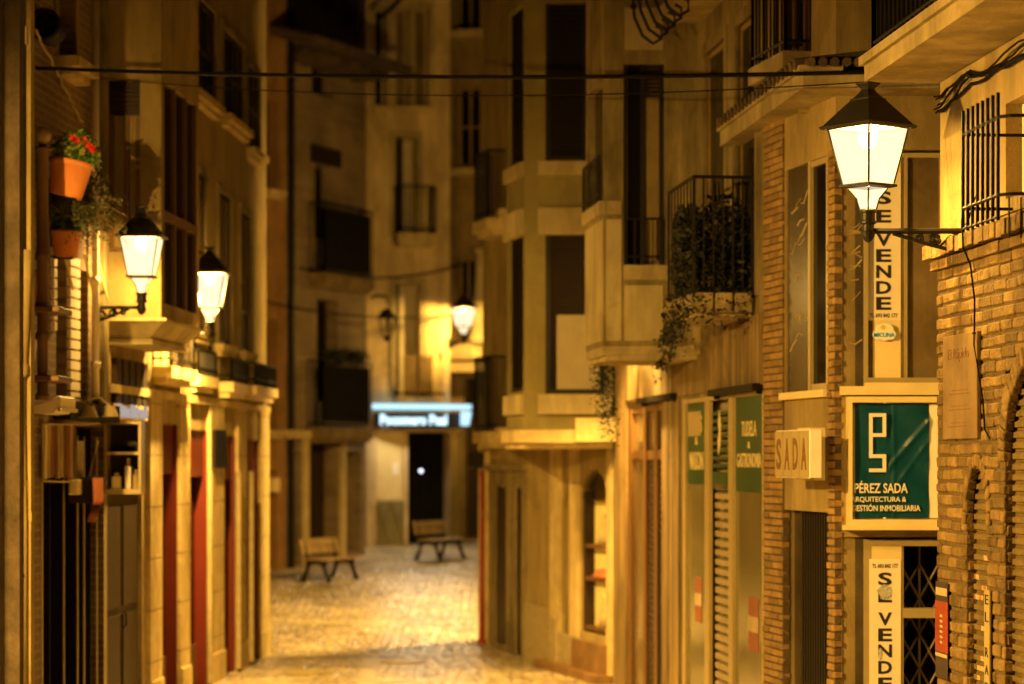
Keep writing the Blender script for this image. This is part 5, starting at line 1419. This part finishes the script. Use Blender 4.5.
# rolled awning and hanging goods
aw = thing('rolled_awning', 'rolled pale canvas awning over the dark shop at the left', 'awning', w.W(w.u(42),.3,zl(42,412)))
c0 = P(28,409,20.9); c1 = P(53,402,20.9)
mb = MB(); n = 12; vs = []
prof = [(-.10,-.05),(.0,-.06),(.12,-.05),(.18,.0),(.19,.08),(.15,.10),(.09,.05),(-.10,.0)]
for yy in (20.7, 21.25):
    for (x, z) in prof: vs.append(Vector((w.A.x+w.d.x*(yy-4)/w.d.y+.10+x*.9, yy, Z(407,20.7)+z)))
k = len(prof); mb.add(vs, [tuple(range(k)), tuple(range(2*k-1,k-1,-1))]+[(i,(i+1)%k,k+(i+1)%k,k+i) for i in range(k)]); obj('canvas', mb, bannerw, aw)
mb = MB(); mb.tube([vs[3]+Vector((0,-.02,-.02)), vs[3+k]+Vector((0,.05,-.02))], .02, 6); obj('front_bar', mb, alum, aw)
rl = thing('clothes_rail', 'clothes rail outside the shop hung with rust, tan and brown cloths', 'rail', w.W(w.u(44),.2,zl(60,484)))
rY = 21.0; mb = MB()
zr_ = Z(424, 21.1); zb_ = Z(480, 21.1)
mb.tube([P(43,425,21.0), P(99,423,22.8)], .012, 6); mb.tube([P(43,481,21.0), P(72,482,21.9)], .010, 6); mb.tube([P(43,424,21.0), P(43,482,21.0)], .012, 6)
obj('rail', mb, alum, rl)
ms = [cream, cloth_b, cloth_a, cloth_c, cloth_b, cloth_b, cloth_c, cloth_a, cloth_b, cloth_c]
for i in range(10):
    px = 45+i*3.2; Yc = 21.05+i*.1; mb = MB(); vs = []
    nz_ = 6; ln = random.uniform(.90,1.0)
    for j in range(nz_+1):
        t_ = j/nz_; py = 425+55*ln*t_
        for s_ in range(4):
            p = P(px-1.5+s_*1.05, py, Yc); p.y += .05*((s_ % 2)-.5)+.01*math.sin(j+i); vs.append(p)
    mb.add(vs, [(j*4+s_, j*4+s_+1, j*4+s_+5, j*4+s_+4) for j in range(nz_) for s_ in range(3)])
    me = MB(); me.v = mb.v+[v+Vector((.0,.012,0)) for v in mb.v]; kk = len(mb.v); me.f = mb.f+[tuple(x+kk for x in q) for q in mb.f]
    obj('hanging_cloth', me, ms[i], rl)
for x0, x1, y0, y1, m_, lb, rt in ((77,83,441,477,bannerw,'upright pale board propped on the wooden shop counter',0),(88,97,441,477,cream,'leaning pale board propped on the wooden shop counter',.25)):
    mb = MB(); a = P(x0,y1,22.2); c = P(x1,y0,22.2); dx = .10*rt*4
    mb.hexa([a, (c.x-dx*.6,a.y,a.z), (c.x-dx*.6,a.y+.02,a.z), (a.x,a.y+.02,a.z), (a.x+dx,a.y,c.z), (c.x,a.y,c.z), (c.x,a.y+.02,c.z), (a.x+dx,a.y+.02,c.z)])
    tag(obj('display_board', mb, m_), lb, 'board', 'boards on the shop counter')
mb = MB(); a = P(70,479,22.2); c = P(99,479,22.2); mb.box((a.x,22.1,Z(503,22.2)),(c.x,22.45,Z(479,22.2)-.004)); mb.box((a.x-.05,22.05,Z(480.5,22.2)),(c.x+.03,22.5,Z(477.5,22.2)))
ct = tag(obj('hanging_counter', mb, wood_dk, bevel=.006), 'dark wooden box counter fixed before the curiosity shop', 'counter')
mb = MB(); p = P(74,487,21.9); mb.box((p.x-.045,21.85,p.z-.07),(p.x+.045,22.05,p.z+.07)); mb.box((p.x-.035,21.83,p.z-.06),(p.x+.035,21.85,p.z+.06)); tag(obj('price_box', mb, cream, bevel=.008), 'small pale box at the front of the wooden shop counter', 'box')
mb = MB()
pts = [P(95,478,22.05), P(96,500,22.05), P(91,515,22.05), P(88,522,22.05)]
for s_ in range(3): mb.tube([q+Vector((.02*s_,.02*s_,0)) for q in pts], [.03,.028,.02,.012], 6)
tag(obj('draped_cloth', mb, cloth_a, None, True), 'rust cloth draped down the end of the shop counter', 'cloth')
# white drainpipe
mb = MB(); u = w.u(88.2); mb.tube([w.W(u,.07,zl(88,404)+.05), w.W(u,.07,7.2)], .036, 10)
for z in (3.6, 4.4, 5.6): mb.lathe([(.036,-.03),(.048,-.03),(.048,.03),(.036,.03)], w.W(u,.07,z), 10)
tag(obj('drainpipe', mb, white, None, True), 'white drainpipe between louvred shutters and the oriel', 'drainpipe')

# near pier with pipes at the edge of the picture
B = thing('near_house', 'rough dark wall end carrying painted pipes, wavy cables and a junction box', 'building', (-4.6,16,0))
xP = at(34.5,19.7)[0]
mb = MB(); mb.box((-9,17.0,-.2),(xP-.16,19.72,11)); mb.box((-9,19.3,-.2),(xP-.04,19.735,11)); obj('wall', mb, endwall, B)
mb = MB(); mb.box((xP-.05,19.55,-.2),(xP,19.7,11)); mb.box((xP-.052,19.54,2.2),(xP+.008,19.71,2.28)); mb.box((xP-.052,19.54,4.1),(xP+.008,19.71,4.18)); mb.box((xP-.13,19.52,Z(684,19.6)-2),(xP-.02,19.56,Z(480,19.6))); obj('corner_strip', mb, plaster_o, B)
def pipe(px, r, y0, y1, m_, name, lab, Yp=19.55, cat='pipe'):
    mb = MB(); a = at(px,Yp)[0]; z0 = -.1 if y0 > 684 else Z(y0,Yp); z1 = 10 if y1 < 0 else Z(y1,Yp)
    mb.tube([(a,Yp,z0),(a,Yp,z1)], r, 10); z = z0+.5
    while z < z1: mb.lathe([(r,-.03),(r*1.25,-.03),(r*1.25,.03),(r,.03)], (a,Yp,z), 10); z += 1.1
    return tag(obj(name, mb, m_, None, True), lab, cat)
pipe(16.0, .026, 700, -9, cablel, 'wall_pipe', 'painted vertical pipe on the ochre wall end at the left edge')
mb = MB(); Yp = 19.5
bz = [(26,250,.05),(24,290,.055),(20,330,.075),(17,362,.085),(17,366,.095),(17,374,.095),(17,378,.07),(18,420,.06),(20,520,.06),(20,700,.06)]
mb.tube([P(px,py,Yp) for px,py,r in bz], [r for *_, r in bz], 12); tag(obj('flared_pipe', mb, plaster_o, None, True), 'flared ochre pipe with dark collar below the near junction box', 'pipe')
for i, (px, amp, ph) in enumerate(((2.5,2.8,0),(7.5,2.2,1.3),(10.5,2.4,2.2))):
    mb = MB(); mb.tube([P(px+amp*math.sin(k*.55+ph), -40+k*22, 19.6-.02*i) for k in range(34)], .028-.005*i, 6)
    tag(obj('wall_cable', mb, cream if i != 1 else rubber), ('outermost wavy cable of the bunch on the ochre wall end','dark middle cable of the bunch on the ochre wall end','innermost pale cable of the bunch beside the painted pipe')[i], 'cable', 'cables on the near wall end')
jb = thing('junction_box', 'small pale junction box among the cables of the near wall end', 'junction box', P(21,45,19.5))
mb = MB(); a = P(18.5,44,19.5); mb.box((a.x,19.5,a.z),(a.x+.07,19.6,a.z+.15)); obj('box', mb, cablel, jb, bevel=.008)
mb = MB(); mb.tube([(a.x+.035,19.55,a.z),(a.x+.03,19.55,a.z-1.2)], .012, 6); obj('lead', mb, rubber, jb)
mb = MB(); p = P(10,530,19.45)
mb.tube([P(8,515,19.45), P(12,535,19.45), P(17,555,19.45), P(24,577,19.45)], [.02,.018,.013,.006], 6); mb.lathe([(0,-.05),(.035,-.04),(.03,.03),(0,.04)], P(9,514,19.45), 8)
tag(obj('wall_hook', mb, rubber, None, True), 'dark curved iron hook on the near wall end', 'hook')
# plant stand: turned post with ball, shelves
Yb = 20.4
ps = thing('plant_stand', 'dark turned iron post with ball top and wooden shelves on the house wall', 'plant stand', P(42,400,Yb))
mb = MB(); c = P(42.5,400,Yb); zt0 = Z(149,Yb)
mb.lathe([(0,0),(.06,0),(.06,.05),(.045,.06),(.045,.5),(.06,.52),(.06,.56),(.045,.58),(.045,zt0-c.z-.95),(.06,zt0-c.z-.93),(.06,zt0-c.z-.88),(.048,zt0-c.z-.86),(.048,zt0-c.z-.02),(.085,zt0-c.z-.01),(.085,zt0-c.z+.01),(.03,zt0-c.z+.015),(.035,zt0-c.z+.04),(0,zt0-c.z+.04)], c, 14); obj('post', mb, cloth_c, ps, True)
mb = MB(); r_ = .074; mb.lathe([(r_*math.sin(math.pi*i/12), -r_*math.cos(math.pi*i/12)) for i in range(13)], c+Vector((0,0,zt0-c.z+.04+r_)), 16); obj('ball', mb, cloth_b, ps, True)
for py in (309, 378):
    mb = MB(); z = Z(py,Yb); xw = w.A.x+w.d.x*(Yb-4); mb.box((xw-.05,Yb-.10,z-.03),(c.x+.16,Yb+.5,z+.02)); mb.box((xw,Yb-.05,z-.25),(xw+.05,Yb-.01,z-.03)); obj('shelf', mb, wood_br, ps, bevel=.008)
mb = MB(); x0 = xw+.02; z = Z(309,Yb)+.024
mb.lathe([(0,0),(.05,0),(.07,.2),(.0,.2)], (xw+.10,Yb+.02,z+.0), 12); mb.lathe([(.03,.2),(.05,.3),(0,.34)], (xw+.10,Yb+.02,z), 12)
tag(obj('shelf_vase', mb, terra, None, True), 'pinkish pot on the upper wooden shelf of the iron post', 'pot')
mb = MB(); a = Z(375,Yb)+.026; mb.hexa([(xw+.03,Yb,a),(xw+.09,Yb,a),(xw+.09,Yb+.1,a),(xw+.03,Yb+.1,a),(xw+.07,Yb,a+.27),(xw+.13,Yb,a+.27),(xw+.13,Yb+.1,a+.27),(xw+.07,Yb+.1,a+.27)]); tag(obj('leaning_book', mb, white), 'white book leaning on the lower wooden shelf of the post', 'book')

# hanging flower pots
def flowerpot(px, py_top, Yp, wd, lab, tilt, flowers, dens):
    c = P(px, py_top, Yp); t = thing('flower_pot', lab, 'flower pot', (c.x, c.y, c.z-wd*.8), 'terracotta pots on the house wall')
    def T(p): 
        p = Vector(p); return c+Vector((p.x*math.cos(tilt)+p.z*math.sin(tilt), p.y, -p.x*math.sin(tilt)+p.z*math.cos(tilt)))
    prof = [(.0,-wd*.80),(wd*.33,-wd*.80),(wd*.36,-wd*.76),(wd*.44,-.12*wd),(wd*.50,-.11*wd),(wd*.51,0),(wd*.46,0),(wd*.45,-.06*wd),(0,-.06*wd)]
    mb = MB(); mb.lathe(prof, (0,0,0), 20); mb.v = [T(p) for p in mb.v]; obj('pot', mb, terra, t, True)
    mb = MB(); R_ = wd*.4
    mb.tube([T((-R_,.0,-wd*.5)), T((-R_-.05,.02,-wd*.55)), (c.x-wd*.62,c.y+.05,c.z-wd*.95)], .008, 5); mb.tube([T((-wd*.3,-wd*.25,-wd*.82)), T((wd*.3,-wd*.25,-wd*.82))], .012, 5); obj('hanger', mb, iron, t)
    mb = MB(); q = T((0,0,wd*.18)); leaf_cloud(mb, T((0,0,wd*.26)), (wd*.54, wd*.42, wd*.40), dens+160, .032); leaf_cloud(mb, T((wd*.3,0,wd*.05)), (wd*.33,wd*.3,wd*.22), dens//2, .028); obj('foliage', mb, leafm, t)
    if flowers:
        mb = MB()
        for (fx, fz) in ((.02,.42),(.10,.44),(.16,.36),(.20,.30),(-.02,.46)):
            leaf_cloud(mb, T((fx*wd*2.1,-wd*.25,fz*wd*1.05)), (.035,.03,.028), 26, .026)
        obj('blossom', mb, petal, t)
        mb = MB()
        for k in range(14): leaf_cloud(mb, T((random.uniform(-.5,.4)*wd,-wd*.36,random.uniform(0.05,.3)*wd)), (.022,.022,.022), 10, .020)
        obj('bud', mb, mat('bud_yellowgreen', (.28,.27,.06), .6, .3, 10), t)
    return t
flowerpot(72.5, 161, 21.0, .40, 'tilted orange flower pot with red blossoms hung on the house wall', .20, True, 420)
flowerpot(66, 231, 21.5, .30, 'lower flower pot half hidden under trailing stems', .04, False, 160)
tp = thing('trailing_plant', 'fine trailing plant spilling between the flower pots beside the lantern', 'plant', P(75,235,21.3))
mb = MB()
for i in range(46):
    a = P(random.uniform(52,100), random.uniform(186,212), random.uniform(21.1,21.9)); ex = P(a.x*0+random.uniform(46,128), random.uniform(205,252), random.uniform(21.0,22.0))
    m_ = a.lerp(ex, .5)+Vector((0,0,random.uniform(.0,.10))); trail(mb, [a, m_, ex], 70, .017, .022)
leaf_cloud(mb, P(68,205,21.5), (.26,.2,.20), 900, .024); leaf_cloud(mb, P(92,185,21.6), (.16,.2,.22), 420, .022)
obj('foliage', mb, leaf_t, tp)
mb = MB()
for i in range(16):
    a = P(random.uniform(70,95), random.uniform(195,225), 21.5); ex = P(random.uniform(100,131), random.uniform(195,248), 21.6); m_ = a.lerp(ex,.5)+Vector((0,0,.05)); mb.tube([a,m_,ex], [.005,.004,.002], 4)
obj('stem', mb, wood_slat, tp)
# dish and cable on the upper wall
dz = thing('wall_fan', 'round dark ventilation drum mounted high on the brick-faced house', 'ventilator', P(46,30,20.6))
mb = MB(); c = P(44,24,20.7); k = 20
ring = lambda r_, yo: [c+Vector((r_*math.cos(2*math.pi*i/k), yo, r_*math.sin(2*math.pi*i/k))) for i in range(k)]
vs = ring(.14,0)+ring(.12,-.02)+ring(.10,.05)+ring(.14,.3); mb.add(vs, [(a_*k+i,a_*k+(i+1)%k,b_*k+(i+1)%k,b_*k+i) for a_,b_ in ((0,1),(1,2),(0,3)) for i in range(k)]+[tuple(2*k+i for i in range(k))]); obj('drum', mb, iron, dz)
mb = MB()
for i in range(5): a = 2*math.pi*i/5; mb.hexa([c+Vector((.02*math.cos(a),.02,.02*math.sin(a))), c+Vector((.1*math.cos(a),.02,.1*math.sin(a))), c+Vector((.1*math.cos(a+.6),.03,.1*math.sin(a+.6))), c+Vector((.02*math.cos(a+.6),.03,.02*math.sin(a+.6)))]+[c+Vector((.02*math.cos(a),.025,.02*math.sin(a))), c+Vector((.1*math.cos(a),.025,.1*math.sin(a))), c+Vector((.1*math.cos(a+.6),.035,.1*math.sin(a+.6))), c+Vector((.02*math.cos(a+.6),.035,.02*math.sin(a+.6)))])
obj('blade', mb, alum_dk, dz)
mb = MB(); mb.tube([P(36,30,20.4)+Vector((random.uniform(-.012,.012),.0,random.uniform(-.012,.012)))+(P(82,122,22.6)-P(36,30,20.4))*(i/26) for i in range(27)], .012, 5)
tag(obj('twisted_cable', mb, cablel), 'pale twisted cable slanting down the brick-faced house wall', 'cable')

# ------------------------------------------------------------------ lanterns
GRP = 'lit lanterns on wall brackets along the street'
def place(t, loc, rz, lab):
    t.location = loc; t.rotation_euler = (0,0,rz); t['label'] = lab; t['category'] = 'street lantern'; t['group'] = GRP
    return t
yR = 15.65; xl = at(868,yR)[0]; aw_ = R0.A.x+R0.d.x/abs(R0.d.y)*(R0.A.y-yR)
La = lantern_thing(aw_-xl+.03, 38)
place(La, (aw_+.03, yR, Z(231,yR)), math.pi, 'largest lit lantern on scrolled bracket, before the brick building')
LX = lambda y: -3.42+.055*(y-33.65)
yl = 23.1; Lb = lantern_thing(at(142,yl)[0]-LX(yl), 3)
place(Lb, (LX(yl), yl, Z(237.5,yl)-.493*1.355), math.radians(-3), 'lit lantern in front of the box oriel of the ochre house')
Lc = copy_tree(Lb); y2 = 26.96
for _ in range(6): y2 = (at(0,1)[0]*0 + (3.42+.055*33.65-(at(142,yl)[0]-LX(yl)))) / (.055 + (512-210)/F)
place(Lc, (LX(y2), y2, Z(273.5,y2)-.493*1.355), math.radians(-3), 'lit lantern further along the ochre house, past the box oriel')
Ld = copy_tree(Lb); ye = 49.35
place(Ld, (at(448.5,ye)[0], ye, Z(309,ye)-.493*1.355), math.radians(-48), 'small far lit lantern beside the white column, end of street')
Le = copy_tree(Lb); y5 = 13.6
Lf = copy_tree(Lb); c = R4.W(.05,-1.35,0)
place(Lf, (c.x, c.y, 4.9), math.radians(105), 'lit lantern on the rear wall of the pale stone house, facing the square')
Lg_fill = copy_tree(Lb); c = R3.W((R3.A.y-26.6)/-R3.d.y,0,0)  # added lantern, out of view behind the bay, to brighten the street
place(Lg_fill, (c.x, c.y, 4.2), math.pi-.1, 'added lantern hidden between the two closed bays to light the street')
place(Le, (LX(y5)-.0, y5, 4.2), math.radians(-3), 'lit lantern on the plain ochre house wall before the pipes')
mb = MB(); mb.wbox(LW, 0, 13.0, -.5, -.02, -.2, 11); tag(obj('plain_house', mb, plaster_o), 'plain ochre house wall standing before the wall end with pipes', 'building')

# ------------------------------------------------------------------ benches
def bench(lab, px, py, Yb, yaw):
    g = gz(Yb); t = thing('park_bench', lab, 'bench', (at(px,Yb)[0], Yb, g), 'benches in the square')
    M = Matrix.Rotation(yaw, 3, 'Z') @ Matrix.Scale(.86, 3); o = Vector(t.location)
    def tr(mb): mb.v = [o+M @ p for p in mb.v]; return mb
    mb = MB()
    for i in range(3): mb.box((-.66,-.22+i*.15,.43),(.66,-.22+i*.15+.13,.465))
    obj('seat', tr(mb), wood_slat, t)
    mb = MB()
    for i in range(2): z = .56+i*.155; y = .24+i*.035; mb.hexa([(-.66,y,z),(.66,y,z),(.66,y+.03,z),(-.66,y+.03,z),(-.66,y+.035,z+.14),(.66,y+.035,z+.14),(.66,y+.065,z+.14),(-.66,y+.065,z+.14)])
    obj('backrest', tr(mb), wood_slat, t)
    for sx in (-.5, .5):
        mb = MB(); mb.tube([(sx,-.30,.0),(sx,-.24,.14),(sx,-.17,.32),(sx,-.20,.42)], [.05,.042,.045,.05], 8); mb.tube([(sx,.34,.0),(sx,.27,.16),(sx,.21,.34),(sx,.22,.44),(sx,.27,.62),(sx,.33,.86)], [.05,.042,.045,.045,.03,.025], 8)
        mb.tube([(sx,-.21,.405),(sx,.22,.405)], .025, 8); mb.tube([(sx,-.17,.32),(sx,.0,.38),(sx,.21,.33)], .02, 6); obj('leg', tr(mb), iron, t)
    return t
bench('wooden bench with black iron legs nearer the dark stone house', 331, 580, 41.9, math.radians(60))
bench('wooden bench with black iron legs before the dark bar doorway', 441, 560, 46.0, math.radians(60))

# ------------------------------------------------------------------ overhead cables
def wire(p, q, s, r, name, lab):
    mb = MB()
    mb.tube(sag(p, q, s, 40), r, 6)
    return tag(obj(name, mb, rubber), lab, 'cable')
a = P(36,68,20.3); c = P(866,72,18.0)
wire(a, c, .055, .017, 'overhead_cable', 'thick black cable spanning the whole street overhead')
a2 = P(100,78,22.9); c2 = P(866,82,17.4)
wire(a2, c2, .13, .005, 'overhead_wire', 'thin slack wire just below the thick overhead cable')
wire(P(300,268,44.6), P(470,262,50.2), .25, .018, 'far_wire', 'upper sagging wire crossing before the far pale house')
wire(P(262,300,43.0), P(470,312,50.2), .2, .014, 'far_wire', 'lower thin wire crossing before the far pale house')
mb = MB(); mb.tube([P(378,20,48.3), P(392,8,48.2), P(404,-6,48.1)], .05, 6); tag(obj('roof_pole', mb, iron), 'short dark slanting pole beside the far pale house top', 'pole')

# ------------------------------------------------------------------ light, sky, camera
def setE(root, e):
    for ch in root.children:
        if ch.type == 'LIGHT': ch.data = ch.data.copy(); ch.data.energy = e[0 if ch.data.type == 'POINT' else 1]
setE(La, (42,300)); setE(Lb, (44,220)); setE(Lc, (230,4000)); setE(Ld, (170,260)); setE(Le, (3900,5600)); setE(Lf, (2100,5200)); setE(Lg_fill, (60,2500))
for ch in Lg_fill.children:
    if ch.type == 'LIGHT' and ch.data.type == 'SPOT': ch.data.spot_size = math.radians(112); ch.data.spot_blend = .6
for t_ in (Lb, Lc):
    for ch in t_.children:
        if ch.type == 'LIGHT' and ch.data.type == 'POINT': ch.location.z -= .04
for ch in Lf.children:
    if ch.type == 'LIGHT': ch.data.shadow_soft_size = .22
for ch in Le.children:
    if ch.type == 'LIGHT': ch.location.z += .006
for ch in Lf.children:
    if ch.type == 'LIGHT': ch.location.z -= .035
W_ = bpy.data.worlds.new('World'); S.world = W_; W_.use_nodes = True
nt = W_.node_tree; bg = nt.nodes['Background']
sk = nt.nodes.new('ShaderNodeTexSky'); sk.sky_type = 'NISHITA'; sk.sun_disc = False; sk.sun_elevation = math.radians(4); sk.sun_rotation = math.radians(120)
mx = nt.nodes.new('ShaderNodeMix'); mx.data_type = 'RGBA'; mx.blend_type = 'MULTIPLY'; mx.inputs[0].default_value = 1; mx.inputs[7].default_value = (1.0,.46,.07,1)
nt.links.new(sk.outputs[0], mx.inputs[6]); nt.links.new(mx.outputs[2], bg.inputs['Color']); bg.inputs['Strength'].default_value = .004
cam = bpy.data.cameras.new('Camera'); co = bpy.data.objects.new('Camera', cam); COL.objects.link(co); S.camera = co
co.location = (0,0,CH); co.rotation_euler = (math.pi/2,0,0)
cam.sensor_width = 36; cam.lens = F/1024*36; cam.shift_y = (HY-342)/1024; cam.clip_end = 3000; cam.clip_start = .1
cam.dof.use_dof = True; cam.dof.focus_distance = 15.9; cam.dof.aperture_fstop = 1.4; cam.dof.aperture_blades = 9
S.view_settings.view_transform = 'Standard'; S.view_settings.look = 'None'; S.view_settings.exposure = 0.2; S.view_settings.gamma = 1
S.view_settings.use_curve_mapping = False
S.render.engine = 'CYCLES'; S.cycles.use_denoising = True; S.cycles.max_bounces = 8; S.cycles.transparent_max_bounces = 12
S.cycles.sample_clamp_indirect = 4.0; S.cycles.use_light_tree = True; S.cycles.caustics_reflective = False; S.cycles.caustics_refractive = False
